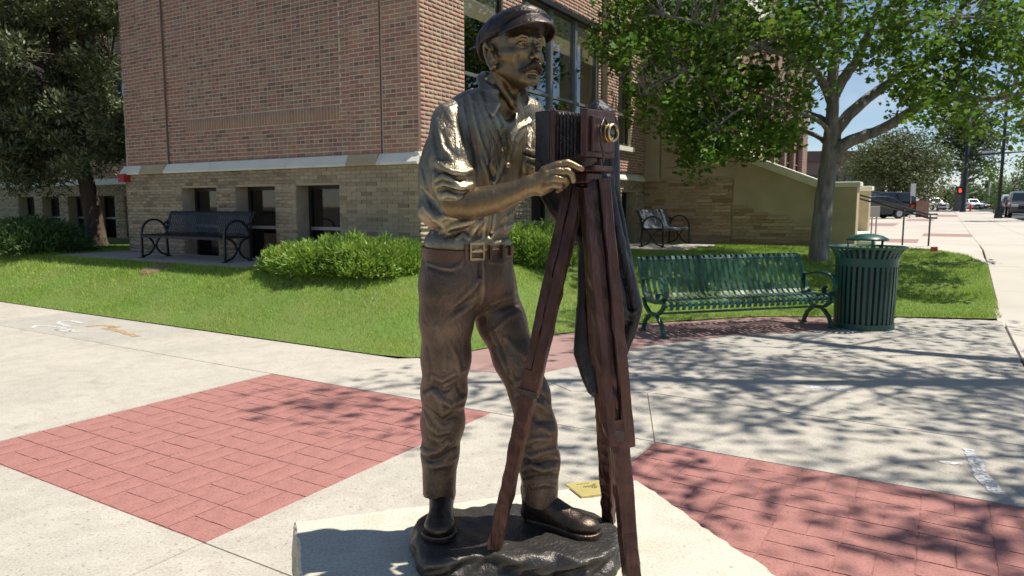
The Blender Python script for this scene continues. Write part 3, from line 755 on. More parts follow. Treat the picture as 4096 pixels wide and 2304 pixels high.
# red alarm bell and little sign at the end of the projecting block
mb = MB(); c = WL.p(7.52, 2.12, .16)
mb.tube([c, c + WL.n * .06], [.075, .075], 16); mb.tube([c + WL.n * .06, c + WL.n * .085], [.075, .03], 16)
mb.box(c - WL.n * .02, (.2, .2, .16), Matrix.Rotation(-PHI, 3, 'Z'))
M['alarm'] = mat('red_alarm_paint', (.42, .03, .03), .45, var=.2)
ab = mb.build('alarm_bell', M['alarm'], smooth=False); tag(ab, 'small red alarm bell fixed below the limestone band at the block corner', 'alarm bell')
# thin downpipe on the recessed basement
mb = MB(); mb.tube([WREC.p(2.9, .5, .14), WREC.p(2.9, 1.55, .14)], .03, 8); tag(mb.build('downpipe', M['frame']), 'short dark pipe on the recessed tan basement wall', 'pipe')

# ---- far part of the street front: brick texture, tall windows in two storeys
def brick_tex():
    m = mat('far_red_brick', (.24, .115, .085), .88); nt = m.node_tree; b = nt.nodes['Principled BSDF']; N = nt.nodes.new; L = nt.links.new
    t = N('ShaderNodeTexCoord'); mp_ = N('ShaderNodeMapping'); mp_.inputs['Rotation'].default_value = (R(90), 0, R(90)); br = N('ShaderNodeTexBrick')
    vm = N('ShaderNodeVectorMath'); vm.operation = 'DOT_PRODUCT'; vm.inputs[1].default_value = AX
    sx = N('ShaderNodeSeparateXYZ'); cx = N('ShaderNodeCombineXYZ'); L(t.outputs['Object'], vm.inputs[0]); L(t.outputs['Object'], sx.inputs[0]); L(vm.outputs['Value'], cx.inputs[0]); L(sx.outputs[2], cx.inputs[1])
    br.inputs['Scale'].default_value = 1; br.inputs['Brick Width'].default_value = .215; br.inputs['Row Height'].default_value = .069; br.inputs['Mortar Size'].default_value = .006
    br.inputs['Color1'].default_value = (.23, .10, .08, 1); br.inputs['Color2'].default_value = (.27, .165, .11, 1); br.inputs['Mortar'].default_value = (.36, .30, .25, 1)
    L(cx.outputs[0], br.inputs[0]); L(br.outputs['Color'], b.inputs['Base Color']); return m
M['brick_far'] = brick_tex()
far_w = [(14.2 + 2.4 * i, 15.9 + 2.4 * i, z, z + 2.5) for i in range(8) for z in (3.0,)]
mb = MB(); panel(mb, WR, 9.3, 35, .5, TOP + 4, far_w, .0, .18); mb.add([W(35, 0, .5), W(35, -12, .5), W(35, -12, TOP + 3), W(35, 0, TOP + 3)], [(0, 1, 2, 3)])
mb.add([W(11.5, 0, TOP), W(11.5, -12, TOP), W(11.5, -12, TOP + 3), W(11.5, 0, TOP + 3)], [(0, 1, 2, 3)])
bpart(mb, 'street_wall', M['brick_far'], fix=False)
for h in far_w: window(WR, *h, .1, 2, 4.4, 3.7, 'frame', 'blind')
for u in (13.7, 16.1, 18.5, 20.9, 23.3, 25.7, 28.1, 30.5, 33):
    mb = MB(); mb.box(WR.p(u, 5.7, .06), (.42, .12, 10.5), Matrix.Rotation(-PHI + R(90), 3, 'Z')); bpart(mb, 'brick_pier', M['brick_far'])

# ---- sandstone entrance block and stair wall
ent = []
def ebox(a0, a1, b0, b1, z0, z1, name, m, bevel=.0):
    mb = MB(); P = [W(a0, b0, z0), W(a1, b0, z0), W(a1, b1, z0), W(a0, b1, z0)]
    mb.add(P + [p + Vector((0, 0, z1 - z0)) for p in P], [(3, 2, 1, 0), (4, 5, 6, 7), (0, 1, 5, 4), (1, 2, 6, 5), (2, 3, 7, 6), (3, 0, 4, 7)])
    return bpart(mb, name, m, bevel=bevel)
ebox(9.34, 12.6, .0, 2.4, .4, 2.3, 'entrance_base', M['mortar_tan'])
ebox(9.33, 12.6, .52, 2.4, 2.3, 3.86, 'entrance_parapet', M['sandstone'])
ebox(9.2, 9.75, -.02, .5, 2.3, 4.9, 'entrance_pier', M['sandstone'], .01); ebox(9.16, 9.8, -.02, .54, 2.18, 2.32, 'pier_base_course', M['sandstone'], .02)
ebox(9.16, 9.8, -.02, .56, 4.9, 5.03, 'pier_cap', M['limestone'], .02)
ebox(9.26, 9.6, .53, 2.44, 3.862, 3.96, 'ledge', M['limestone'], .015); ebox(9.29, 9.6, .53, 2.42, 2.55, 2.62, 'string_course', M['sandstone'], .01)
for b0 in (.66, 1.12, 2.05): ebox(9.38, 9.68, b0, b0 + .30, 3.965, 6.2, 'entrance_column', M['limestone'], .02)
ebox(10.4, 10.6, .0, 2.2, 3.862, 6.2, 'entrance_back_wall', M['sandstone'])
ebox(9.3, 12.6, .0, 2.5, 6.202, 6.9, 'entrance_lintel', M['limestone'], .02)
# coursed stones of the lower wall
for (b0, b1, zt_) in ((.02, 2.38, 2.18), (2.42, 4.31, None)):
    z = .50; i = 0
    while z < 2.16:
        u = b0 - random.uniform(0, .25)
        while u < b1:
            Ls = random.uniform(.22, .62); p, q = max(u, b0), min(u + Ls, b1); u += Ls
            if q - p < .05: continue
            if zt_ is None and z + .08 > 1.80 - (q - 2.42) * .36: continue
            BR.append((WE, p + .004, q - .004, z + .004, z + .074, random.uniform(.0, .022), random.random(), 'stone'))
        z += .082; i += 1
def sloped(mb, b0, b1, z0a, z0b, z1a, z1b, a0, a1):
    P = [W(a0, b0, z0a), W(a0, b1, z0b), W(a0, b1, z1b), W(a0, b0, z1a)]; mb.prism(P, AX * (a1 - a0))
S0, S1 = 2.76, 1.98                                # top of the sloping wall at b 2.4 and b 4.31
mb = MB(); sloped(mb, 2.4, 4.31, .4, .4, S0, S1, 9.325, 9.66); bpart(mb, 'stair_wall', M['sandstone'])
mb = MB(); sloped(mb, 2.36, 4.34, S0 + .002, S1 - .012, S0 + .07, S1 + .056, 9.26, 9.72); bpart(mb, 'stair_coping', M['limestone'])
mb = MB(); sloped(mb, 2.36, 4.40, S0 + .072, S1 + .036, S0 + .19, S1 + .155, 9.22, 9.78); bpart(mb, 'stair_coping', M['limestone'])
ebox(9.22, 9.72, 4.42, 5.18, .45, 1.98, 'cheek_pier', M['sandstone'], .015); ebox(9.17, 9.77, 4.36, 5.24, 1.982, 2.10, 'pier_cap', M['limestone'], .02)
ebox(9.28, 9.66, 4.31, 4.42, .45, 1.97, 'cheek_link', M['sandstone'])
ebox(12.2, 12.7, 4.42, 5.18, .45, 1.95, 'cheek_pier', M['sandstone'], .015); ebox(12.15, 12.75, 4.36, 5.24, 1.952, 2.07, 'pier_cap', M['limestone'], .02)
mb = MB(); sloped(mb, 2.4, 4.42, .4, .4, S0, S1, 12.3, 12.6); bpart(mb, 'stair_wall', M['sandstone'])
nst = 9
for i in range(nst): ebox(9.68, 12.28, 2.3, 5.9 - i * .33, .45 + .15 * i, .45 + .15 * (i + 1) - .002, 'step', M['limestone'], .01)
dump('brick', 'brickwork', M['brick'], 'brick'); dump('tan', 'tan_brickwork', M['tan'], 'tan_brick'); dump('stone', 'stonework', M['stone'], 'stone')
# stair handrail
M['rail'] = mat('dark_steel_rail', (.03, .032, .034), .45, metal=.3, var=.1)
mb = MB()
for off in (0, .09):
    mb.tube([W(11.1, 3.6, 2.28 - off), W(11.1, 6.55, 1.36 - off), W(11.1, 6.75, 1.36 - off)], .022, 8)
for b in (6.05, 6.6): mb.tube([W(11.1, b, zt_ab(11.1, b)), W(11.1, b, 1.50 if b < 6.3 else 1.36)], .020, 8)
hr = mb.build('handrail', M['rail'], smooth=True); tag(hr, 'dark steel double handrail running down the entrance steps', 'handrail')
# ================================================================== TREES AND SHRUBS
rng = np.random.default_rng(21); random.seed(21)
M['bark'] = mat('grey_bark', (.33, .30, .26), .95, col2=(.16, .14, .12), scale=14, bump=.035, bscale=26, stretch=(1, 1, .22), detail=8)
M['bark_red'] = mat('juniper_bark', (.13, .085, .06), .95, col2=(.07, .05, .04), scale=9, bump=.02, bscale=26, stretch=(1, 1, .15))
M['leaf'] = mat('maple_leaves', (.155, .25, .034), .6, col2=(.085, .17, .024), scale=1.4, attr='rnd', obj_rnd=.38, trans=.40, spec=.18)
M['needle'] = mat('juniper_sprays', (.155, .18, .078), .6, col2=(.095, .12, .05), scale=2.0, attr='rnd', obj_rnd=.38, trans=.15)
M['shrub'] = mat('bright_juniper_sprays', (.30, .43, .065), .55, col2=(.16, .27, .04), scale=2.5, attr='rnd', obj_rnd=.34, trans=.28)
M['shrub_shade'] = mat('shaded_juniper_sprays', (.07, .14, .03), .6, col2=(.045, .09, .02), scale=2.5, attr='rnd', obj_rnd=.3, trans=.15)  # juniper green darkened: the shade is put into the colour
M['leaf_far'] = mat('distant_leaves', (.12, .17, .06), .6, col2=(.075, .12, .04), scale=.6, attr='rnd', obj_rnd=.35, trans=.25, spec=.1)
M['leaf_olive'] = mat('olive_evergreen_leaves', (.15, .175, .075), .65, col2=(.10, .125, .05), scale=.7, attr='rnd', obj_rnd=.35, trans=.15, spec=.1)

MAPLE = np.array([(0, 0), (.30, .12), (.52, .40), (.26, .48), (.34, .84), (0, 1.0), (-.34, .84), (-.26, .48), (-.52, .40), (-.30, .12)])
OVAL = np.array([(0, 0), (.30, .3), (.25, .72), (0, 1), (-.25, .72), (-.30, .3)])
SPRAY = np.array([(-.07, 0), (.07, 0), (.115, .45), (0, 1), (-.115, .45)])
def leaf_mesh(name, P, size, tmpl, m, parent, up=.55, kind='stuff', jit=.35, droop=0.0, dirs=None, dspread=.6):
    n = len(P); k = len(tmpl)
    nrm = rng.normal(size=(n, 3)); nrm[:, 2] = np.abs(nrm[:, 2]) + up * 2; nrm /= np.linalg.norm(nrm, axis=1)[:, None]
    t = rng.normal(size=(n, 3)) if dirs is None else dirs + rng.normal(size=(n, 3)) * dspread
    t[:, 2] -= droop
    if dirs is None: t -= nrm * (t * nrm).sum(1)[:, None]
    t /= np.linalg.norm(t, axis=1)[:, None]
    s = np.cross(nrm, t); s /= (np.linalg.norm(s, axis=1)[:, None] + 1e-9)
    sz = size * (1 + rng.uniform(-jit, jit, n))
    v = P[:, None, :] + (t[:, None, :] * tmpl[None, :, 1, None] + s[:, None, :] * tmpl[None, :, 0, None]) * sz[:, None, None]
    bend = (tmpl[:, 0] ** 2) * .5
    v += np.cross(s, t)[:, None, :] * (bend[None, :, None] * sz[:, None, None])
    return np_mesh(name, v.reshape(-1, 3), np.arange(n * k).reshape(n, k), m, parent, False, kind, rng.random(n))
def wob(p, q, n, amp):
    p, q = np.array(p, float), np.array(q, float); t = np.linspace(0, 1, n)[:, None]; w = rng.normal(size=(n, 3)) * amp; w[0] = w[-1] = 0
    return p + (q - p) * t + w * np.sin(np.pi * t)
def limb(mb, pts, r0, r1, seg=8, sub=3, amp=.02):
    pts = [np.array(p, float) for p in pts]; out = []
    n = len(pts)
    for i in range(n - 1):                          # Catmull-Rom
        p0, p1, p2, p3 = pts[max(i - 1, 0)], pts[i], pts[i + 1], pts[min(i + 2, n - 1)]
        for k in range(sub):
            t = k / sub
            out.append(.5 * ((2 * p1) + (-p0 + p2) * t + (2 * p0 - 5 * p1 + 4 * p2 - p3) * t * t + (-p0 + 3 * p1 - 3 * p2 + p3) * t ** 3) + rng.normal(size=3) * amp * (.3 + r1))
    out.append(pts[-1]); m = len(out)
    mb.tube([Vector(p) for p in out], [r0 + (r1 - r0) * (i / (m - 1)) ** .85 for i in range(m)], seg)
    return np.array(out)
def pts_in_px(poly, n, Yf):
    """random points whose pixels fall in poly, at depths Yf(n)"""
    xs = [p[0] for p in poly]; ys = [p[1] for p in poly]; out = []
    while len(out) < n:
        x, y = random.uniform(min(xs), max(xs)), random.uniform(min(ys), max(ys))
        if in_poly(np.array([x]), np.array([y]), poly)[0]: out.append(tuple(at_depth(x, y, Yf())))
    return np.array(out)
def twigs(mb, limbs, C, r=.012, seg=4, kmax=None):
    L = np.concatenate(limbs)
    for c in C:
        d = np.linalg.norm(L - c, axis=1) + np.maximum(0, L[:, 2] - c[2] + .2) * .8; q = L[np.argmin(d)]
        dist = np.linalg.norm(c - q)
        mid = (q + c) / 2 + np.array([0, 0, .12 * dist]) + rng.normal(size=3) * .05 * dist
        mb.tube([Vector(q), Vector(mid), Vector(c)], [r * (1 + dist * .55), r * (.7 + dist * .3), r * .35], seg, cap=False)
def cloud(C, n, sp, flat=.75):
    P = np.repeat(C, n, axis=0); k = len(P); d = rng.normal(size=(k, 3)); d /= np.linalg.norm(d, axis=1)[:, None]
    rad = np.repeat(rng.uniform(.65, 1.35, len(C)), n) * sp * rng.random(k) ** .45
    return P + d * rad[:, None] * np.array([1, 1, flat])

# ---- the maple on the lawn
def maple():
    g = on_ground(3272, 1042); Y = g.y
    root = empty('maple_tree', g, 0, 'broad green maple with forked grey trunk standing on the lawn behind the green bench', 'tree')
    D = lambda x, y, dy=0.0: np.array(at_depth(x, y, Y + dy))
    mb = MB(); limbs = []
    limbs.append(limb(mb, [g - Vector((0, 0, .1)), D(3288, 900), D(3309, 690), D(3322, 560), D(3328, 480), D(3334, 280, .1), D(3357, 70, .2), D(3370, -250, .3), D(3390, -600, .3)], .215, .05, 14, 4, .02))
    mb2 = MB()
    limbs.append(limb(mb2, [D(3340, 640), D(3367, 586, -.1), D(3450, 545, -.2), D(3535, 511, -.4), D(3659, 437, -.7), D(3758, 402, -1), D(3900, 398, -1.2), D(4032, 387, -1.4), D(4250, 330, -1.6)], .15, .035, 10, 4))
    limbs.append(limb(mb2, [D(3330, 560), D(3355, 505, .1), D(3448, 412, .3), D(3560, 331, .5), D(3700, 240, .8), D(3820, 100, 1.0), D(3900, -200, 1.2)], .15, .04, 10, 4))
    limbs.append(limb(mb2, [D(3334, 380, .1), D(3370, 318), D(3423, 250, -.3), D(3471, 139, -.5), D(3513, 20, -.7), D(3600, -300, -1)], .13, .035, 10, 4))
    limbs.append(limb(mb2, [D(3330, 420, .1), D(3290, 330), D(3247, 270, -.3), D(3170, 232, -.6), D(3025, 179, -.9), D(2900, 120, -1.1), D(2650, 60, -1.3)], .10, .025, 9, 4))
    limbs.append(limb(mb2, [D(3325, 500), D(3280, 470, .2), D(3235, 455, .4), D(3100, 400, .9), D(2900, 330, 1.4), D(2700, 300, 1.7)], .07, .02, 8, 3))
    limbs.append(limb(mb2, [D(3345, 200, .1), D(3290, 60, .5), D(3180, -120, 1), D(2950, -350, 1.5)], .09, .02, 8, 3))
    limbs.append(limb(mb2, [D(3471, 139, -.5), D(3560, 110, -1), D(3700, 75, -1.6), D(3900, 70, -2.2)], .06, .02, 8, 3))
    limbs.append(limb(mb2, [D(3318, 590, .1), D(3260, 540, .3), D(3120, 500, .5), D(2960, 500, .6), D(2830, 560, .5)], .06, .015, 8, 4))
    limbs.append(limb(mb2, [D(3320, 545), D(3270, 480, -.3), D(3120, 430, -.8), D(2960, 440, -1.2), D(2860, 520, -1.4)], .055, .015, 8, 4))
    limbs.append(limb(mb2, [D(3060, 190, -.9), D(2900, 230, -1.0), D(2700, 300, -1.2), D(2560, 380, -1.3)], .045, .012, 8, 4))
    for l in (mb, mb2):
        l.v = [tuple(Vector(p) - g) for p in l.v]
    mb.build('trunk', M['bark'], root, smooth=True); mb2.build('limbs', M['bark'], root, smooth=True)['kind'] = 'stuff'
    PL = [(2420, -60), (2410, 60), (2390, 235), (2500, 330), (2570, 470), (2690, 470), (2740, 560), (2790, 690), (2870, 700), (2940, 600), (3060, 630), (3170, 590), (3250, 420), (3250, -60)]
    PR = [(3260, -60), (3290, 190), (3400, 230), (3560, 330), (3650, 520), (3740, 500), (3850, 460), (3900, 560), (4000, 460), (4096, 520), (4250, 520), (4250, -60)]
    C = [pts_in_px(PL, 200, lambda: Y + max(-2.2, min(2.4, random.gauss(-.2, 1.1)))), pts_in_px(PR, 122, lambda: Y + max(-3, min(2, random.gauss(-.6, 1.2))))]
    C.append(pts_in_px([(2720, 430), (2780, 690), (2860, 715), (2930, 560), (2880, 420)], 12, lambda: Y + random.uniform(-1.6, -.4)))
    top = []
    while len(top) < 150:
        p = rng.normal(size=3); p = p / np.linalg.norm(p) * (rng.random() ** .4) * np.array([4.2, 3.6, 3.0]) + np.array([g.x - .6, g.y, 6.2])
        if p[2] > 5.0: top.append(p)
    C.append(np.array(top)); C = np.concatenate(C)
    mb = MB(); twigs(mb, limbs, C, .007); mb.v = [tuple(Vector(p) - g) for p in mb.v]; o = mb.build('twigs', M['bark'], root, fix=False); o['kind'] = 'stuff'
    P = cloud(C, 54, .44) - np.array(g)
    leaf_mesh('crown', P, .098, MAPLE, M['leaf'], root, up=.25, droop=.4)
maple()

# ---- second maple out of the picture to the right: its crown shades the paving
def maple2():
    g = Vector((9.0, 6.4, 0)); g.z = zt(g.x, g.y)
    root = empty('maple_tree', g, 0, 'street maple whose high crown shades the paving beside the street', 'tree')
    mb = MB(); limbs = []; G = np.array(g)
    T = lambda x, y, z: G + np.array([x, y, z])
    limbs.append(limb(mb, [T(0, 0, -.1), T(.02, 0, 1.2), T(-.05, .05, 3.0), T(-.1, .1, 5.2), T(-.1, .2, 8.0), T(-.2, .3, 11.5)], .30, .05, 12, 4)); tr = mb
    mb = MB()
    limbs.append(limb(mb, [T(-.07, .07, 3.6), T(-.8, .6, 5.0), T(-1.7, 1.5, 6.6), T(-2.4, 2.6, 8.0), T(-3.0, 3.4, 9.0)], .19, .04, 9, 4))
    limbs.append(limb(mb, [T(-.07, .07, 3.9), T(-1.1, .1, 5.6), T(-2.4, .1, 7.2), T(-3.8, .3, 8.6), T(-5.2, .2, 9.6)], .18, .04, 9, 4))
    limbs.append(limb(mb, [T(-.08, .1, 4.4), T(-.8, -1.0, 6.2), T(-1.6, -1.8, 7.6), T(-2.3, -2.4, 8.8)], .15, .03, 9, 4))
    limbs.append(limb(mb, [T(-.08, .1, 4.6), T(.9, .4, 6.2), T(2.0, .8, 8.0)], .13, .03, 9, 4))
    for l in (tr, mb): l.v = [tuple(Vector(p) - g) for p in l.v]
    tr.build('trunk', M['bark'], root, smooth=True); o = mb.build('limbs', M['bark'], root, smooth=True); o['kind'] = 'stuff'
    C = []
    sh = np.array([SDIR.x / SDIR.z, SDIR.y / SDIR.z]); rj = random.Random(5)
    while len(C) < 175:
        # aim clusters so that their shade dapples the paving from the bench to the red panel
        p = rng.normal(size=3); p = p / np.linalg.norm(p) * (rng.random() ** .42) * np.array([6.2, 4.6, 3.0]) + np.array([7.4, 6.2, 9.0])
        if p[2] < 5.5: continue
        s0 = p[:2] - sh * p[2]                      # where its shade falls on the paving
        if -1.9 < s0[0] < 1.55 and s0[1] < 3.25: continue
        if s0[0] < -1.7 or (s0[0] < .4 and (s0[1] > 6.3 or s0[1] < 4.5)): continue
        for zz in (0.4, 1.2, 2.2):                  # the bronze man stands in full sun
            q = p[:2] - sh * (p[2] - zz)
            if -.75 < q[0] < 1.2 and 1.6 < q[1] < 3.2: break
        else:
            y = p[1] * CT - (p[2] - CAM_H) * ST; u = 2048 + FPX * p[0] / y; v = 1152 + FPX * (-(p[2] - CAM_H) * CT - p[1] * ST) / y
            if y > .5 and -300 < v and 0 < u < 3750: continue
            C.append(p)
    C = np.array(C)
    mb = MB(); twigs(mb, limbs, C, .012); mb.v = [tuple(Vector(p) - g) for p in mb.v]; o = mb.build('twigs', M['bark'], root, fix=False); o['kind'] = 'stuff'
    leaf_mesh('crown', cloud(C, 60, .62) - G, .085, MAPLE, M['leaf'], root, up=.25, droop=.3)
maple2()

# ---- the juniper tree beside the recessed wall
def juniper():
    g = on_ground(392, 985); Y = g.y
    root = empty('juniper_tree', g, 0, 'tall dark juniper with leaning bare trunk in front of the recessed brick wall', 'tree')
    D = lambda x, y, dy=0.0: np.array(at_depth(x, y, Y + dy)); mb = MB(); limbs = []
    limbs.append(limb(mb, [g - Vector((0, 0, .1)), D(378, 900), D(350, 760), D(330, 640), D(300, 480), D(240, 280), D(200, 80), D(180, -200)], .24, .06, 12, 4, .03)); tr = mb; mb = MB()
    limbs.append(limb(mb, [D(235, 350), D(180, 270, -.2), D(100, 235, -.5), D(0, 215, -.8)], .10, .03, 8, 3)); limbs.append(limb(mb, [D(310, 560), D(230, 610, -.3), D(120, 650, -.6), D(20, 660, -1)], .08, .02, 8, 3))
    limbs.append(limb(mb, [D(320, 600), D(400, 560, .1), D(470, 560, .2)], .07, .02, 8, 3)); limbs.append(limb(mb, [D(280, 420), D(370, 330, -.2), D(440, 260, -.4)], .07, .02, 8, 3))
    for l in (tr, mb): l.v = [tuple(Vector(p) - g) for p in l.v]
    tr.build('trunk', M['bark_red'], root, smooth=True); mb.build('limbs', M['bark_red'], root, smooth=True)['kind'] = 'stuff'
    poly = [(-420, -150), (440, -150), (480, 120), (450, 210), (440, 300), (500, 380), (525, 500), (520, 620), (430, 660), (330, 640), (290, 720), (120, 745), (-100, 740), (-420, 700)]
    C = []
    while len(C) < 330:
        x, y = random.uniform(-420, 540), random.uniform(-150, 760)
        if not in_poly(np.array([x]), np.array([y]), poly)[0]: continue
        if 30 < x < 190 and 215 < y < 312: continue
        if 380 < x < 470 and 215 < y < 400 and random.random() < .4: continue
        r = min(1, abs(x - 150) / 560); yy = Y + random.gauss(-.3, .9) * (1.1 - .5 * r)
        p = at_depth(x, y, yy); a, b = AB(p)
        if b > -8.1 or a > 3.1: p = at_depth(x, y, Y - 1.6)
        C.append(tuple(p))
    C = np.array(C)
    mb = MB(); twigs(mb, limbs, C, .010); mb.v = [tuple(Vector(p) - g) for p in mb.v]; o = mb.build('twigs', M['bark_red'], root, fix=False); o['kind'] = 'stuff'
    P = cloud(C, 300, .36, .8); dirs = P - np.repeat(C, 300, axis=0); dirs[:, 2] += .12; dirs /= np.linalg.norm(dirs, axis=1)[:, None] + 1e-6
    leaf_mesh('crown', P - np.array(g), .115, SPRAY * np.array([1.5, 1]), M['needle'], root, dirs=dirs, dspread=.55)
juniper()

# ---- spreading juniper shrubs
def shrub(a, b, ra, rb, h, m, label, n=9000, z=None, core=True, lobes=7):
    g = W(a, b); g.z = zt_ab(a, b) if z is None else z
    root = empty('juniper_shrub', g, 0, label, 'shrub', 'spreading juniper shrubs along the building')
    # uneven mound: several lobes
    cs = [(random.uniform(-.62, .62), random.uniform(-.4, .4), random.uniform(.72, 1.08)) for _ in range(lobes)] + [(0, 0, 1.0)]
    P = []; Dn = []
    while len(P) < n:
        cx_, cy_, s = random.choice(cs)
        d = rng.normal(size=3); d[2] = abs(d[2]) * .9 + .02; d /= np.linalg.norm(d); rr = (.80 + .22 * rng.random()) * (1 + .10 * math.sin(9 * d[0] + 5 * cx_) * math.cos(8 * d[1] + 3 * cy_))
        q = np.array([(cx_ + d[0] * .5 * s * rr) * rb, (cy_ + d[1] * .62 * s * rr) * ra, d[2] * h * s * rr])
        P.append(q); Dn.append(d + np.array([0, 0, .35]))
    P = np.array(P); Dn = np.array(Dn); Dn /= np.linalg.norm(Dn, axis=1)[:, None]
    c, s_ = math.cos(-PHI), math.sin(-PHI); Rm = np.array([[c, -s_, 0], [s_, c, 0], [0, 0, 1]])
    leaf_mesh('foliage', P @ Rm.T, .075, SPRAY, m, root, dirs=Dn @ Rm.T, dspread=.45)
    leaf_mesh('inner_foliage', (P * np.array([.88, .88, .86])) @ Rm.T, .10, SPRAY, m, root, dirs=Dn @ Rm.T, dspread=.9)
    mb = MB()
    for _ in range(14):
        t = random.choice(cs); mb.tube([Vector((0, 0, -.05)), Vector(Rm @ np.array([t[0] * rb * .5, t[1] * ra * .5, h * .35])), Vector(Rm @ np.array([t[0] * rb * .9, t[1] * ra * .9, h * .8]))], [.02, .014, .006], 5)
    o = mb.build('stems', M['bark_red'], root); o['kind'] = 'stuff'
    return root
shrub(-1.0, -.55, 1.05, 1.65, .53, M['shrub'], 'bright green spreading juniper shrub at the corner of the building', 34000, lobes=11)
shrub(1.7, .95, .8, .95, .66, M['shrub'], 'bright green juniper shrub below the street front behind the bronze man', 12000)
shrub(-.9, -10.2, 1.3, 2.2, .68, M['shrub_shade'], 'juniper shrub with shade painted into its green beside the leaning juniper trunk', 18000, lobes=9)

# ---- trees farther up the street
def far_tree(px, py, Y, crown, n, size, m, label, sp, trunk_r, name='street_tree', tmpl=OVAL, base_z=None, per=40, trunk_to=None, group=None, bark='bark'):
    p = at_depth(px, py, Y); z = zt(p.x, p.y); g = Vector((p.x, p.y, z))
    root = empty(name, g, 0, label, 'tree', group)
    C = pts_in_px(crown, n, lambda: Y + random.gauss(0, sp)); mb = MB()
    topz = C[:, 2].max()
    ap = trunk_to or (px, min(q[1] for q in crown))
    pts = [np.array(g) - (0, 0, .2)] + [np.array(at_depth(lerp(px, ap[0], t), lerp(py, ap[1], t), Y)) + rng.normal(size=3) * .1 * trunk_r for t in (.2, .4, .6, .85)]
    lb = limb(mb, pts, trunk_r, trunk_r * .25, 9, 3); mb.v = [tuple(Vector(q) - g) for q in mb.v]; mb.build('trunk', M[bark], root, smooth=True)
    mb = MB(); twigs(mb, [lb[len(lb) // 3:]], C, trunk_r * .10); mb.v = [tuple(Vector(q) - g) for q in mb.v]; o = mb.build('limbs', M[bark], root, fix=False); o['kind'] = 'stuff'
    leaf_mesh('crown', cloud(C, per, max(size * 4.2, .028 * Y if per > 100 else 0)) - np.array(g), size, tmpl, m, root, up=.2)
    return root
G_ = 'trees farther up the street'
far_tree(3560, 850, 60, [(3410, 720), (3430, 640), (3500, 570), (3600, 540), (3700, 560), (3770, 620), (3780, 720), (3700, 790), (3600, 760), (3450, 750)], 150, .19, M['leaf_olive'], 'wide olive-green evergreen behind the parked dark cars', 1.8, .3, 'evergreen_tree', per=120, bark='bark_red')
far_tree(3835, 838, 92, [(3740, 560), (3760, 470), (3830, 430), (3920, 420), (3990, 480), (4020, 560), (4000, 640), (3960, 690), (3900, 720), (3840, 690), (3780, 690)], 120, .36, M['leaf_far'], 'tall cottonwood with thick grey trunk behind the traffic signal pole', 3, .75, 'cottonwood_tree', per=50, trunk_to=(3880, 560))
far_tree(3975, 858, 62, [(3958, 700), (3985, 660), (3998, 720), (3995, 820), (3960, 830)], 16, .16, M['leaf'], 'slim young sapling on the sidewalk strip beyond the lamp pole', .3, .05, 'sapling', per=45)
far_tree(3760, 835, 110, [(3740, 830), (3745, 760), (3790, 730), (3830, 760), (3830, 835)], 30, .35, M['leaf_olive'], 'low dense bushy tree beside the thick cottonwood trunk', 1.5, .2, 'bushy_tree', per=55)
for i, (x, w, t) in enumerate(((3905, 70, 745), (3990, 80, 735), (4060, 90, 715), (4120, 90, 640), (3850, 60, 765))):
    far_tree(x, 838, 150 + 12 * i, [(x - w, 830), (x - w * .8, t + 30), (x, t), (x + w * .8, t + 25), (x + w, 830)], 40, .55, M['leaf_far'], ['rounded distant tree at the end of the street', 'leafy distant tree behind the parked maroon car', 'distant green tree behind the parked white cars', 'tall distant street tree above the parked grey car', 'low distant tree behind the signal pole'][i], 3, .3, per=45, group=G_)
far_tree(4140, 860, 40, [(4060, 560), (4075, 480), (4130, 430), (4200, 520), (4200, 690), (4090, 660)], 26, .16, M['leaf'], 'small leafy street tree above the parked cars', .8, .1, per=50, group=G_)

# ================================================================== BENCHES, BIN, STREET FURNITURE, CARS
random.seed(31)
M['green'] = mat('green_powder_coat', (.018, .085, .062), .38, var=.12, scale=3, spec=.5)
M['black'] = mat('black_powder_coat', (.012, .015, .02), .42, var=.15, scale=3)
M['greybench'] = mat('grey_bench_slats', (.16, .18, .21), .5, var=.12, scale=3)
M['bolt'] = mat('steel_bolt', (.55, .55, .52), .35, metal=.8, var=.1)
def arc(c, r, a0, a1, n=12, ry=None): return [Vector((0, c[0] + r * math.cos(R(lerp(a0, a1, k / n))), c[1] + (ry or r) * math.sin(R(lerp(a0, a1, k / n))))) for k in range(n + 1)]
def shift(pts, x): return [p + Vector((x, 0, 0)) for p in pts]

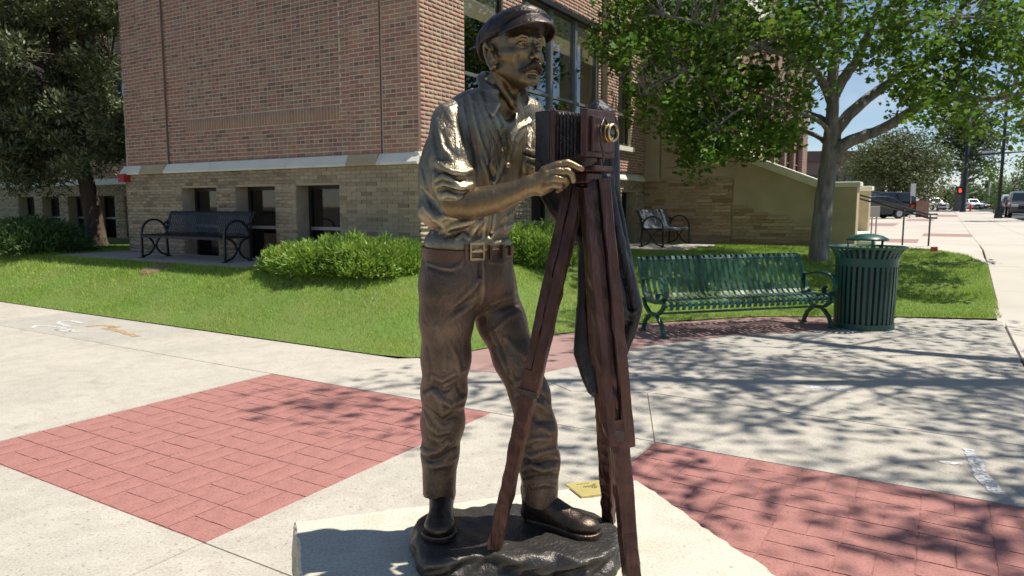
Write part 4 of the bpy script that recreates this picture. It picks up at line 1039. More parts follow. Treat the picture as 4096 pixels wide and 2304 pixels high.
def green_bench():
    A_, B_ = GV(1675, 850), GV(2086, 826); c = (A_ + B_) / 2; d = (B_ - A_).normalized(); rz = math.atan2(d.y, d.x)
    root = empty('park_bench', c + Vector((-d.y, d.x, 0)) * .28, rz, 'green steel bench with curled slats and scroll arms beside the green bin', 'bench')
    L = (B_ - A_).length
    path = [(.46, .86), (.47, .895), (.44, .925), (.40, .915), (.375, .88), (.345, .80), (.30, .68), (.255, .57), (.20, .47), (.14, .425), (.05, .41), (-.08, .425), (-.20, .445), (-.28, .445), (-.325, .42), (-.34, .375), (-.325, .335)]
    path = [Vector((0, y - .02, z)) for y, z in path]
    n = 29; pitch = (L - .05) / (n - 1); first = None
    for i in range(n):
        if first is None:
            mb = MB(); mb.strip(path, .047, .006, (1, 0, 0)); first = mb.build('slat', M['green'], root, smooth=False); o = first
        else: o = link(bpy.data.objects.new('slat', first.data), root)
        o.location = (-L / 2 + .025 + pitch * i, 0, 0)
    for (y, z) in ((.40, .885), (-.30, .40), (.13, .405)):
        mb = MB(); mb.tube([Vector((-L / 2, y - .035, z - .012)), Vector((L / 2, y - .035, z - .012))], .014, 8); mb.build('slat_rail', M['green'], root, smooth=True)
    for sx in (-1, 1):
        x = sx * (L / 2 + .03)
        mb = MB()
        mb.strip(shift([Vector((0, .42, .90)), Vector((0, .36, .78)), Vector((0, .29, .62)), Vector((0, .22, .47)), Vector((0, .10, .40)), Vector((0, -.08, .40)), Vector((0, -.26, .42)), Vector((0, -.32, .37))], x), .05, .045, (1, 0, 0))
        fr = mb.build('end_frame', M['green'], root, bevel=.008)
        mb = MB(); mb.strip(shift([Vector((0, .30, .66)), Vector((0, .20, .655)), Vector((0, .08, .685)), Vector((0, -.08, .70)), Vector((0, -.20, .69)), Vector((0, -.29, .64)), Vector((0, -.325, .56)), Vector((0, -.30, .48)), Vector((0, -.22, .43)), Vector((0, -.13, .44)), Vector((0, -.11, .49)), Vector((0, -.15, .52))], x), .065, .028, (1, 0, 0)); mb.build('armrest', M['green'], fr, bevel=.006)
        for sy in (-1, 1):
            mb = MB(); mb.strip(shift([Vector((0, sy * .27 - .02, .42)), Vector((0, sy * .22 - .02, .33)), Vector((0, sy * .12 - .02, .265)), Vector((0, sy * .05 - .02, .245)), Vector((0, sy * .11 - .02, .22)), Vector((0, sy * .20 - .02, .15)), Vector((0, sy * .245 - .02, .07)), Vector((0, sy * .27 - .02, .0))], x), .045, .038, (1, 0, 0))
            lg = mb.build('leg', M['green'], root, bevel=.006)
            mb = MB(); mb.box((x, sy * .285 - .02, .012), (.07, .10, .024)); mb.build('foot', M['green'], lg, bevel=.004)
        mb = MB(); mb.box((x, -.02, .245), (.05, .16, .045)); mb.build('hub', M['green'], root, bevel=.01)
    mb = MB(); mb.bar((-L / 2, -.02, .25), (L / 2, -.02, .25), .05, .022); mb.build('stretcher', M['green'], root, bevel=.004)
    return root
green_bench()

def ring_bench(loc, rz, L, mslat, label, n=40):
    root = empty('park_bench', loc, rz, label, 'bench')
    path = [Vector((0, y, z)) for y, z in ((.36, .80), (.365, .83), (.34, .845), (.32, .82), (.29, .72), (.25, .58), (.215, .47), (.16, .425), (.05, .415), (-.12, .425), (-.22, .43), (-.255, .41), (-.26, .37))]
    first = None; pitch = (L - .04) / (n - 1)
    for i in range(n):
        if first is None: mb = MB(); mb.strip(path, pitch * .62, .006, (1, 0, 0)); first = mb.build('slat', mslat, root); o = first
        else: o = link(bpy.data.objects.new('slat', first.data), root)
        o.location = (-L / 2 + .02 + pitch * i, 0, 0)
    for y, z in ((.335, .80), (-.24, .395)):
        mb = MB(); mb.tube([Vector((-L / 2, y, z)), Vector((L / 2, y, z))], .022, 8); mb.build('rail', M['black'], root, smooth=True)
    for sx in (-1, 1):
        x = sx * (L / 2 + .025)
        mb = MB(); mb.strip(shift([Vector((0, .25, 0)), Vector((0, .245, .2)), Vector((0, .235, .42)), Vector((0, .27, .60)), Vector((0, .315, .72)), Vector((0, .37, .84))], x), .035, .04, (1, 0, 0)); rl = mb.build('leg', M['black'], root, bevel=.005)
        mb = MB(); mb.box((x, .26, .01), (.06, .09, .02)); mb.build('foot', M['black'], rl)
        mb = MB(); mb.strip(shift([Vector((0, -.26, 0)), Vector((0, -.255, .2)), Vector((0, -.25, .44))], x), .035, .04, (1, 0, 0)); fl = mb.build('leg', M['black'], root, bevel=.005)
        mb = MB(); mb.box((x, -.27, .01), (.06, .09, .02)); mb.build('foot', M['black'], fl)
        mb = MB(); mb.strip(shift(arc((-.005, .44), .245, 0, 180, 16, .255), x), .035, .032, (1, 0, 0)); mb.strip(shift([Vector((0, .22, .56)), Vector((0, .19, .60)), Vector((0, .27, .66))], x), .03, .03, (1, 0, 0)); mb.build('armrest', M['black'], root)
        for sy in (-1, 1):
            mb = MB(); mb.strip(shift([Vector((0, sy * .235, .03)), Vector((0, sy * .13, .06)), Vector((0, sy * .05, .13)), Vector((0, sy * .018, .21)), Vector((0, sy * .05, .30)), Vector((0, sy * .12, .37)), Vector((0, sy * .22, .40))], x), .03, .03, (1, 0, 0)); mb.build('leg_arc', M['black'], root)
        mb = MB(); mb.bar((x, -.25, .415), (x, .235, .415), .035, .035); mb.build('seat_bar', M['black'], root)
ring_bench(W(-.80, -4.42, PADZ0), -PHI, 2.28, M['black'], 'black slatted bench with ring arms on the shaded pad by the basement windows', 46)
ring_bench(W(7.70, 1.27, PADZ1), -PHI + R(90), 1.85, M['greybench'], 'grey slatted bench with black ring arms on the pad beside the entrance', 34)

# ---- green bin
def bin_():
    c = GV(2170, 833); dirn = Vector((c.x, c.y, 0)).normalized(); c += dirn * .35
    root = empty('litter_bin', c, 0, 'dark green slatted litter bin with flared rim and dome lid beside the green bench', 'bin')
    prof = [(.345, .05), (.35, .20), (.36, .55), (.36, .86), (.37, .92), (.395, .97), (.44, 1.03)]
    n = 34; first = None
    pts = [Vector((r, 0, z)) for r, z in prof]
    for i in range(n):
        if first is None: mb = MB(); mb.strip(pts, .036, .007, (0, 1, 0)); first = mb.build('slat', M['green'], root); o = first
        else: o = link(bpy.data.objects.new('slat', first.data), root)
        o.rotation_euler = (0, 0, 2 * math.pi * i / n)
    def ring(z0, z1, r0, r1, nm, t=.012):
        mb = MB(); mb.lathe([(r0, z0), (r0 + t, z0), (r1 + t, z1), (r1, z1), (r0, z0)], seg=40); mb.build(nm, M['green'], root, smooth=False)
    ring(.0, .075, .35, .35, 'base_ring'); ring(.80, .90, .353, .358, 'band'); ring(1.02, 1.045, .425, .445, 'rim', .025)
    mb = MB(); mb.lathe([(.0, .06), (.30, .06), (.315, .98), (.305, .98), (.29, .07), (0, .07)], seg=30); mb.build('liner', M['black'], root, smooth=False)
    mb = MB(); mb.lathe([(.0, 1.205), (.08, 1.20), (.17, 1.18), (.235, 1.145), (.25, 1.125), (.24, 1.118), (.0, 1.125)], seg=32); mb.build('dome_lid', M['green'], root, smooth=True)
    for k in range(3):
        an = k * 2.094 + .3; mb = MB(); mb.bar((.235 * math.cos(an), .235 * math.sin(an), .96), (.235 * math.cos(an), .235 * math.sin(an), 1.13), .03, .012, (math.cos(an), math.sin(an), 0)); mb.build('lid_bracket', M['green'], root)
bin_()

# ---- small things near the lawn
M['orange'] = mat('orange_marker', (.75, .10, .02), .6, var=.15); M['steel'] = mat('galvanised_steel', (.45, .44, .38), .5, metal=.4, var=.1)
M['yellow'] = mat('yellow_paint', (.75, .52, .02), .5, var=.15); M['signwhite'] = mat('sign_white', (.75, .76, .78), .5, var=.08, scale=8)
M['dark'] = mat('dark_painted_steel', (.02, .021, .022), .45, var=.15); M['redp'] = mat('red_paint', (.45, .02, .02), .45, var=.15)
g = on_ground(3722, 1016); mb = MB()
root = empty('marker_flag', g, 0, 'small orange marker flag on a wire stake at the lawn edge', 'flag')
mb.tube([(0, 0, -.02), (0, 0, .17)], .004, 6); mb.build('stake', M['steel'], root)
mb = MB(); mb.box((.072, 0, .105), (.15, .006, .10)); mb.build('flag', M['orange'], root)
mb = MB(); gm = on_ground(625, 1076); mb.lathe([(0, .012), (.20, .012), (.21, .006), (.24, .004), (.27, -.02)], seg=28)
mc = mb.build('valve_cover', mat('rusty_cover', (.26, .16, .10), .8, var=.4, scale=12)); mc.location = gm + Vector((0, 0, .02)); _e = .2; mc.rotation_euler = Vector((-(zt(gm.x + _e, gm.y) - zt(gm.x - _e, gm.y)) / (2 * _e), -(zt(gm.x, gm.y + _e) - zt(gm.x, gm.y - _e)) / (2 * _e), 1)).to_track_quat('Z', 'Y').to_euler(); tag(mc, 'rusty round utility cover set in the lawn in front of the black bench', 'utility cover')
g = on_ground(3490, 957); root = empty('utility_box', g, 0, 'beige metal box on two posts beside the entrance steps', 'utility box')
mb = MB(); mb.box((0, 0, .80), (.26, .16, .30)); mb.build('box', M['steel'], root, bevel=.01)
for x in (-.05, .08): mb = MB(); mb.tube([(x, 0, -.05), (x, 0, .66)], .022, 8); mb.build('post', M['steel'], root)

# ---- street furniture farther away
def foot(px, py, Y): p = at_depth(px, py, Y); return Vector((p.x, p.y, zt(p.x, p.y)))
g = foot(3440, 868, 47); mb = MB(); mb.lathe([(.0, 1.12), (.06, 1.10), (.08, 1.04), (.08, 0)], seg=14); o = mb.build('bollard', M['yellow'], smooth=True); o.location = g; tag(o, 'yellow steel bollard beside the parked dark cars', 'bollard')
g = foot(3640, 866, 47); root = empty('parking_sign', g, 0, 'tall white sign plate on a thin post beside the parked dark cars', 'sign')
mb = MB(); mb.tube([(0, .03, 0), (0, .03, 2.2)], .03, 8); mb.build('post', M['steel'], root); mb = MB(); mb.box((.10, 0, 1.85), (.32, .02, .80)); mb.build('plate', M['signwhite'], root, bevel=.005)
g = foot(3688, 868, 50); root = empty('brick_pillar', g, -PHI, 'short red brick pillar with plants behind it on the far sidewalk', 'pillar')
mb = MB(); mb.box((0, 0, .52), (.78, .78, 1.05)); mb.build('shaft', M['brick_far'], root); mb = MB(); mb.box((0, 0, 1.09), (.88, .88, .09)); mb.build('cap', M['brick_far'], root)
def hydrant(g):
    root = empty('fire_hydrant', g, 0, 'red fire hydrant on the far sidewalk in front of the white pickup', 'hydrant')
    mb = MB(); mb.lathe([(.17, 0), (.17, .05), (.11, .06), (.11, .5), (.14, .52), (.14, .56), (.11, .6), (.06, .7), (.03, .76), (0, .77)], seg=16); mb.build('barrel', M['redp'], root, smooth=True)
    mb = MB(); mb.tube([(-.2, 0, .42), (.2, 0, .42)], .06, 10); mb.build('nozzle', M['redp'], root)
hydrant(foot(3881, 849, 72))
g = foot(3749, 843, 88); root = empty('traffic_cone', g, 0, 'orange traffic cone beside the parked white car', 'cone')
mb = MB(); mb.lathe([(.16, .03), (.05, .62), (.03, .66), (0, .66)], seg=14); mb.build('cone', M['orange'], root, smooth=True); mb = MB(); mb.box((0, 0, .015), (.4, .4, .03)); mb.build('base', M['orange'], root)
# lamp pole
g = foot(3992, 873, 46); root = empty('lamp_pole', g, -PHI, 'dark slender lamp pole with square base on the sidewalk near the kerb', 'lamp post')
mb = MB(); mb.box((0, 0, .28), (.46, .46, .56), taper=.8); mb.build('base', M['dark'], root); mb = MB(); mb.lathe([(.14, .56), (.105, .9), (.095, 4.5), (.07, 12)], seg=14); mb.build('pole', M['dark'], root, smooth=True)
# traffic signal pole with mast arm and walk signal
g = foot(3851, 843, 70); root = empty('traffic_signal', g, 0, 'dark traffic signal pole with long mast arm and lit red hand signal', 'traffic signal')
mb = MB(); mb.lathe([(.27, 0), (.27, .1), (.20, .5), (.19, 4), (.14, 9.2), (0, 9.25)], seg=14); mb.build('pole', M['dark'], root, smooth=True)
q = at_depth(3866, 623, 70) - g; e = at_depth(4180, 600, 66) - g
mb = MB(); mb.tube([Vector((0, 0, q.z)), e], [.11, .06], 10); arm = mb.build('mast_arm', M['dark'], root, smooth=True)
s1 = at_depth(3926, 615, 69.2) - g; s2 = at_depth(3982, 613, 68.5) - g; mb = MB(); mb.bar(s1, s2, .03, .5); mb.build('name_plate', M['signwhite'], arm)
hc = at_depth(3835, 763, 69.6) - g; mb = MB(); mb.box(hc, (.5, .35, .85)); hd = mb.build('walk_signal', M['dark'], root, bevel=.02)
em = bpy.data.materials.new('lit_red_hand'); em.use_nodes = True; pb = em.node_tree.nodes['Principled BSDF']; pb.inputs['Base Color'].default_value = (.6, .05, .02, 1); pb.inputs['Emission Color'].default_value = (1, .10, .03, 1); pb.inputs['Emission Strength'].default_value = 1.0
mb = MB(); hz = hc + Vector((0, -.19, .0))           # raised hand: palm and fingers
mb.box(hz + Vector((0, 0, -.06)), (.22, .02, .22))
for k in range(4): mb.box(hz + Vector((-.085 + .057 * k, 0, .13)), (.042, .02, .18))
mb.box(hz + Vector((.145, 0, -.02)), (.05, .02, .16)); mb.build('hand_symbol', em, hd)
g = foot(3951, 840, 140); root = empty('traffic_signal', g, 0, 'distant traffic signal pole with hanging heads at the end of the street', 'traffic signal')
mb = MB(); mb.lathe([(.2, 0), (.14, 6.6), (0, 6.62)], seg=10); mb.build('pole', M['steel'], root, smooth=True)
mb = MB(); mb.tube([(0, 0, 5.4), (4.2, 0, 5.6)], .07, 8); mb.build('mast_arm', M['steel'], root)
for x, z in ((.0, 6.1), (-.75, 4.7)): mb = MB(); mb.box((x, -.2, z), (.55, .35, 1.3)); mb.build('signal_head', M['dark'], root)
mb = MB(); mb.tube([(-.75, 0, 5.2), (0, 0, 5.3)], .05, 6); mb.build('bracket', M['steel'], root)

# ---- low building across the side street
fb = empty('office_building', at_depth(3340, 838, 95), -R(8), 'low tan flat-roofed building far behind the maple trunk', 'building'); fb.location.z = zt(fb.location.x, fb.location.y)
M['tanwall'] = mat('tan_render', (.36, .26, .19), .9, var=.1, scale=.5); M['bandw'] = mat('brown_fascia', (.26, .16, .12), .9, var=.1)
mb = MB(); mb.box((-2, 6, 3.2), (17, 10, 6.4)); mb.build('wall', M['tanwall'], fb); mb = MB(); mb.box((-2, 6, 7.1), (17.6, 10.6, 1.4)); mb.build('fascia', M['bandw'], fb)
for i in range(6):
    mb = MB(); mb.box((-8.6 + 2.7 * i, .93, 3.6), (1.8, .12, 2.0)); w_ = mb.build('window', M['frame'], fb); mb = MB(); mb.box((-8.6 + 2.7 * i, .86, 3.6), (1.6, .03, 1.8)); mb.build('pane', mat('far_glass', (.10, .16, .15), .1, var=.1), w_)

# ---- cars
M['tyre'] = mat('tyre_rubber', (.02, .02, .02), .8, var=.2); M['rim'] = mat('alloy_rim', (.45, .45, .47), .35, metal=.9, var=.1)
M['cglass'] = mat('car_glass', (.015, .02, .025), .06, var=.1, spec=.8)
M['lampw'] = mat('headlamp_glass', (.7, .72, .75), .15, var=.05); M['lampr'] = mat('tail_lamp', (.5, .02, .02), .2, var=.05); M['grille'] = mat('black_grille', (.02, .02, .02), .5)
def car(loc, rz, paint, kind, label, group=None):
    root = empty('parked_car', loc, rz, label, 'car', group or 'cars parked along the street and apron')
    # side profiles: x forward, z up
    if kind == 'suv':
        Lc, Wd, H = 4.75, 1.9, 1.75
        low = [(-2.35, .42), (-2.37, .75), (-2.33, 1.05), (1.0, 1.05), (1.6, 1.02), (2.25, .92), (2.37, .72), (2.36, .42), (2.2, .28), (-2.2, .28)]
        cab = [(-2.28, 1.05), (-2.05, 1.62), (-1.8, 1.72), (.1, 1.74), (.45, 1.66), (1.15, 1.05)]; win = [(-2.05, 1.08, -1.86, 1.58), (-1.1, 1.08, -1.1, 1.62), (-1.0, 1.08, -1.0, 1.62), (.0, 1.08, .0, 1.62), (.1, 1.08, .1, 1.62), (.95, 1.1, .42, 1.58)]
    elif kind == 'pickup':
        Lc, Wd, H = 5.6, 1.95, 1.85
        low = [(-2.8, .55), (-2.82, .8), (-2.8, 1.15), (1.1, 1.15), (2.5, 1.10), (2.8, .95), (2.8, .5), (2.6, .38), (-2.6, .40)]
        cab = [(-.9, 1.15), (-.75, 1.75), (-.5, 1.86), (.6, 1.86), (.8, 1.78), (1.4, 1.15)]; win = [(-.75, 1.18, -.65, 1.72), (.1, 1.18, .1, 1.76), (.2, 1.18, .2, 1.76), (1.2, 1.2, .74, 1.72)]
    else:
        Lc, Wd, H = 4.75, 1.82, 1.45
        low = [(-2.3, .42), (-2.36, .62), (-2.33, .92), (-1.6, .98), (1.0, .95), (1.7, .88), (2.25, .75), (2.37, .58), (2.34, .36), (2.1, .25), (-2.1, .25)]
        cab = [(-1.75, .97), (-1.1, 1.33), (-.7, 1.43), (.0, 1.45), (.35, 1.40), (1.2, .95)]; win = [(-1.45, 1.0, -1.05, 1.28), (-.35, .99, -.35, 1.37), (-.27, .99, -.27, 1.37), (1.0, .99, .32, 1.34)]
    w = Wd / 2
    mb = MB(); n = len(low)                         # body: rounded sections across the width
    secs = [(-w + .02, .94), (-w, 1.0), (w, 1.0), (w - .02, .94)]
    secs = [(-w + .10, .93, .0), (-w + .02, .985, 0), (-w, 1.0, 0), (w, 1.0, 0), (w - .02, .985, 0), (w - .10, .93, 0)]
    vs = []; fs = []
    for (y, s, _) in secs: vs += [Vector((x * s, y, .65 + (z - .65) * (s if z > .65 else 1))) for x, z in low]
    for i in range(len(secs) - 1):
        for k in range(n): fs.append((i * n + k, i * n + (k + 1) % n, (i + 1) * n + (k + 1) % n, (i + 1) * n + k))
    fs += [tuple(range(n)), tuple((len(secs) - 1) * n + k for k in range(n))]
    mb.add(vs, fs); body = mb.build('body', paint, root, bevel=.03)
    mb = MB(); n = len(cab); vs = []
    for y, t in ((-w + .06, 0), (w - .06, 0)): vs += [Vector((x, y * (1 - .20 * (z - cab[0][1]) / (H - cab[0][1])), z)) for x, z in cab]
    mb.add(vs, [tuple(range(n)), tuple(range(2 * n - 1, n - 1, -1))] + [(k, (k + 1) % n, n + (k + 1) % n, n + k) for k in range(n)]); mb.build('cabin', paint, root, bevel=.03)
    def cy(z): return (w - .06) * (1 - .20 * (z - cab[0][1]) / (H - cab[0][1]))
    for s in (-1, 1):
        for i in range(0, len(win) - 1, 2 if kind != 'x' else 1):
            a, b = win[i], win[i + 1]
            mb = MB(); P = [Vector((a[0], s * (cy(a[1]) + .012), a[1])), Vector((b[0], s * (cy(b[1]) + .012), b[1])), Vector((b[2], s * (cy(b[3]) + .012), b[3])), Vector((a[2], s * (cy(a[3]) + .012), a[3]))]
            mb.add(P, [(0, 1, 2, 3)]); mb.build('side_window', M['cglass'], root)
    def glassq(p, q, nm):                           # windscreen / rear window between two profile points
        d = Vector((q[0] - p[0], 0, q[1] - p[1])); nn = Vector((-d.z, 0, d.x)).normalized() * (.012 if d.x < 0 else -.012)
        a_, b_ = Vector((p[0], 0, p[1])) + d * .08, Vector((p[0], 0, p[1])) + d * .92; off = Vector((abs(nn.x) * (1 if p[0] > 0 else -1), 0, abs(nn.z)))
        mb = MB(); mb.add([a_ + off + Vector((0, -cy(a_.z) * .9, 0)), a_ + off + Vector((0, cy(a_.z) * .9, 0)), b_ + off + Vector((0, cy(b_.z) * .9, 0)), b_ + off + Vector((0, -cy(b_.z) * .9, 0))], [(0, 1, 2, 3)]); mb.build(nm, M['cglass'], root)
    glassq(cab[-1], cab[-2], 'windscreen'); glassq(cab[0], cab[1], 'rear_window')
    r = .36 if kind != 'sedan' else .32
    for x in (-Lc * .30, Lc * .31):
        for s in (-1, 1):
            mb = MB(); c = Vector((x, s * (w - .10), r)); mb.tube([c - Vector((0, .11, 0)), c + Vector((0, .11, 0))], r, 20, flat=(0, 0, 1)); wh = mb.build('wheel', M['tyre'], root, bevel=.02)
            mb = MB(); mb.tube([c + Vector((0, s * .08, 0)), c + Vector((0, s * .117, 0))], r * .62, 16, flat=(0, 0, 1)); mb.build('rim', M['rim'], wh)
    zf = .74 if kind != 'sedan' else .62
    xf = max(p[0] for p in low); xr = min(p[0] for p in low)
    for s in (-1, 1):
        mb = MB(); mb.box((xf - .10, s * (w - .28), zf + .05), (.28, .38, .16)); mb.build('headlamp', M['lampw'], root, bevel=.02)
        mb = MB(); mb.box((xr + .08, s * (w - .16), zf + .18), (.20, .30, .18)); mb.build('tail_lamp', M['lampr'], root, bevel=.02)
        mb = MB(); mb.box((cab[-1][0] - .35, s * (w + .06), cab[-1][1] + .06), (.12, .2, .13)); mb.build('mirror', paint, root, bevel=.02)
    mb = MB(); mb.box((xf - .06, 0, zf - .08), (.16, w * 1.05, .24)); mb.build('grille', M['grille'], root, bevel=.02)
def paint(nm, c): return mat(nm, c, .28, metal=.15, var=.06, scale=1, coat=1.0)
P_dark, P_navy, P_white, P_maroon, P_grey, P_slate = paint('black_paint', (.012, .013, .018)), paint('navy_paint', (.02, .025, .04)), paint('white_paint', (.75, .76, .77)), paint('maroon_paint', (.13, .02, .025)), paint('grey_paint', (.12, .11, .11)), paint('slate_paint', (.06, .075, .09))
def cpos(px, py, Y, dx=0.0): p = foot(px, py, Y); return p + Vector((dx, 0, 0))
car(cpos(3625, 862, 46.5, -2.38), R(180) + R(4), P_dark, 'sedan', 'black sedan with red tail lamp parked behind the entrance stairs')
car(cpos(3648, 858, 51.5, -2.42), R(180) + R(4), P_navy, 'suv', 'dark blue estate car parked behind the black sedan')
FR = math.atan2(-AX.y, -AX.x)                       # facing down the street towards the statue
car(cpos(3728, 838, 101), R(-90), P_white, 'suv', 'white car facing the camera beside the orange cone')
car(cpos(3805, 838, 118), R(180), P_white, 'sedan', 'white car half hidden behind the thick cottonwood trunk')
car(cpos(3881, 842, 132), R(-100), P_white, 'pickup', 'white pickup parked behind the red hydrant')
car(cpos(3927, 842, 136), R(-100), P_maroon, 'sedan', 'maroon sedan parked beside the white pickup')
car(cpos(4040, 856, 74), FR, P_white, 'suv', 'white car parked at the kerb behind the slate sedan')
car(cpos(4048, 866, 61), FR, P_slate, 'sedan', 'slate grey sedan parked at the kerb beyond the grey car')
car(cpos(4092, 882, 48), FR, P_grey, 'suv', 'grey tall car parked at the kerb nearest the lamp pole')
# ================================================================== BRONZE STATUE (distance fields -> meshes)
rng = np.random.default_rng(5); random.seed(5)
F32 = np.float32
def npv(v): return np.array(v, dtype=F32)
def cap(P, a, b, r0, r1=None):
    r1 = r0 if r1 is None else r1; a = npv(a); b = npv(b); ab = b - a; pa = P - a
    h = np.clip(pa @ ab / max(float(ab @ ab), 1e-12), 0, 1)
    return np.linalg.norm(pa - h[:, None] * ab, axis=1) - (r0 + (r1 - r0) * h)
def chain(P, pts, rs, k=0.0):
    d = None
    for i in range(len(pts) - 1):
        c = cap(P, pts[i], pts[i + 1], rs[i], rs[i + 1]); d = c if d is None else (np.minimum(d, c) if k == 0 else smin(d, c, k))
    return d
def ell(P, c, r, Rm=None):
    q = P - npv(c)
    if Rm is not None: q = q @ npv(Rm).T              # rows of Rm are the local axes
    r = npv(r); k0 = np.linalg.norm(q / r, axis=1); k1 = np.linalg.norm(q / (r * r), axis=1)
    return k0 * (k0 - 1) / np.maximum(k1, 1e-6)
def rbox(P, c, h, r=0.0, Rm=None):
    q = P - npv(c)
    if Rm is not None: q = q @ npv(Rm).T
    q = np.abs(q) - (npv(h) - r); return np.linalg.norm(np.maximum(q, 0), axis=1) + np.minimum(q.max(1), 0) - r
def smin(a, b, k): h = np.clip(.5 + .5 * (b - a) / k, 0, 1); return b + (a - b) * h - k * h * (1 - h)
def smax(a, b, k): return -smin(-a, -b, k)
def polygonize(f, lo, hi, h, B=8):
    lo = npv(lo); n = (np.ceil((npv(hi) - lo) / h / B).astype(int)) * B; nb = n // B
    bi = np.stack(np.meshgrid(*[np.arange(k) for k in nb], indexing='ij'), -1).reshape(-1, 3)
    fc = f((lo + (bi * B + (B - 1) / 2) * h).astype(F32)); act = np.abs(fc) < B * h * .866 * 1.25 + h
    v = np.repeat(np.repeat(np.repeat(fc.reshape(nb), B, 0), B, 1), B, 2).astype(F32)
    off = np.stack(np.meshgrid(*[np.arange(B)] * 3, indexing='ij'), -1).reshape(-1, 3)
    ab = bi[act]
    for s in range(0, len(ab), 400):
        idx = (ab[s:s + 400, None, :] * B + off[None]).reshape(-1, 3)
        v[idx[:, 0], idx[:, 1], idx[:, 2]] = f((lo + idx * h).astype(F32))
    S_ = v < 0; c = np.zeros(n - 1, np.int8)
    for dx in (0, 1):
        for dy in (0, 1):
            for dz in (0, 1): c += S_[dx:n[0] - 1 + dx, dy:n[1] - 1 + dy, dz:n[2] - 1 + dz]
    m = (c > 0) & (c < 8); ce = np.argwhere(m); idm = np.full(n - 1, -1, np.int32); idm[m] = np.arange(len(ce))
    acc = np.zeros((len(ce), 3)); cnt = np.zeros(len(ce))
    co = [np.array((i >> 2 & 1, i >> 1 & 1, i & 1)) for i in range(8)]
    for i in range(8):
        for ax in range(3):
            if co[i][ax]: continue
            o1 = co[i].copy(); o1[ax] = 1
            a = v[tuple((ce + co[i]).T)]; b = v[tuple((ce + o1).T)]; x = (a < 0) != (b < 0); t = np.where(x, a / np.where(x, a - b, 1), 0)
            acc += x[:, None] * (co[i] + t[:, None] * (o1 - co[i])); cnt += x
    V_ = lo + h * (ce + acc / cnt[:, None]); Fs = []
    for ax in range(3):
        u, w = (ax + 1) % 3, (ax + 2) % 3; e = np.zeros(3, int); e[ax] = 1
        s0 = [slice(0, k) for k in n]; s1 = [slice(0, k) for k in n]; s0[ax] = slice(0, n[ax] - 1); s1[ax] = slice(1, n[ax])
        d = S_[tuple(s0)] != S_[tuple(s1)]; p = np.argwhere(d); ok = (p[:, u] > 0) & (p[:, w] > 0) & (p[:, u] < n[u] - 1) & (p[:, w] < n[w] - 1); p = p[ok]
        eu = np.zeros(3, int); eu[u] = 1; ew = np.zeros(3, int); ew[w] = 1
        q = np.stack([idm[tuple((p - eu - ew).T)], idm[tuple((p - ew).T)], idm[tuple(p.T)], idm[tuple((p - eu).T)]], 1)
        fl = ~S_[tuple(p.T)]; q[fl] = q[fl][:, ::-1]; Fs.append(q)
    return V_, np.concatenate(Fs)
def trace(f, px, lift=0.0, n=70):
    """V-pixels -> points on the surface of f seen from the camera"""
    D = np.array([tuple(ray(x * V, y * V).normalized()) for x, y in px], dtype=F32); O = npv((0, 0, CAM_H)); t = np.full(len(D), 1.6, F32)
    for _ in range(n): t += np.clip(f(O + D * t[:, None]), -.02, .2) * .9
    t = np.minimum(t, 3.2); P = O + D * t[:, None]; e = .004
    N = np.stack([f(P + npv(np.eye(3)[i] * e)) - f(P - npv(np.eye(3)[i] * e)) for i in range(3)], 1); N /= np.linalg.norm(N, axis=1)[:, None] + 1e-9
    return P + N * lift, N
def dens(pl, n=3):
    out = []
    for i in range(len(pl) - 1):
        for k in range(n): out.append((lerp(pl[i][0], pl[i + 1][0], k / n), lerp(pl[i][1], pl[i + 1][1], k / n)))
    return out + [pl[-1]]
class Folds:                                       # ridges and grooves drawn on a surface
    def __init__(s, f, items, k=.008):
        s.f = f; s.items = []; s.k = k
        allp = []; 
        for pl, r, h in items: allp += dens(pl)
        P, N = trace(f, allp); i = 0
        for pl, r, h in items:
            m = len(dens(pl)); p, n = P[i:i + m], N[i:i + m]; i += m
            ok = np.ones(m, bool)
            j = np.linalg.norm(np.diff(p, axis=0), axis=1); ok[1:] &= j < .12
            p = p[ok]; n = n[ok]; m = len(p)
            if m < 2: continue
            tp = np.sin(np.linspace(.12, 1, m) * np.pi * .9) ** .6
            c = p - n * ((r - h) * np.ones(m))[:, None] * tp[:, None] if h > 0 else p + n * ((r + h) * np.ones(m))[:, None]
            s.items.append((c, r * (tp * .8 + .2), h > 0, c.min(0) - r - .03, c.max(0) + r + .03))
    def __call__(s, P):
        d = s.f(P)
        for c, r, pos, lo, hi in s.items:
            m = ((P > lo) & (P < hi)).all(1)
            if not m.any(): continue
            q = chain(P[m], c, r); d[m] = smin(d[m], q, s.k) if pos else smax(d[m], -q, s.k)
        return d
def wrinkle(P, amp, fr, ph=(0, 0, 0)):
    return amp * (np.sin(P[:, 0] * fr + ph[0] + 2 * np.sin(P[:, 2] * fr * .6)) * np.sin(P[:, 1] * fr * 1.1 + ph[1]) * np.sin(P[:, 2] * fr * .9 + ph[2] + 1.5 * np.sin(P[:, 0] * fr * .5)))

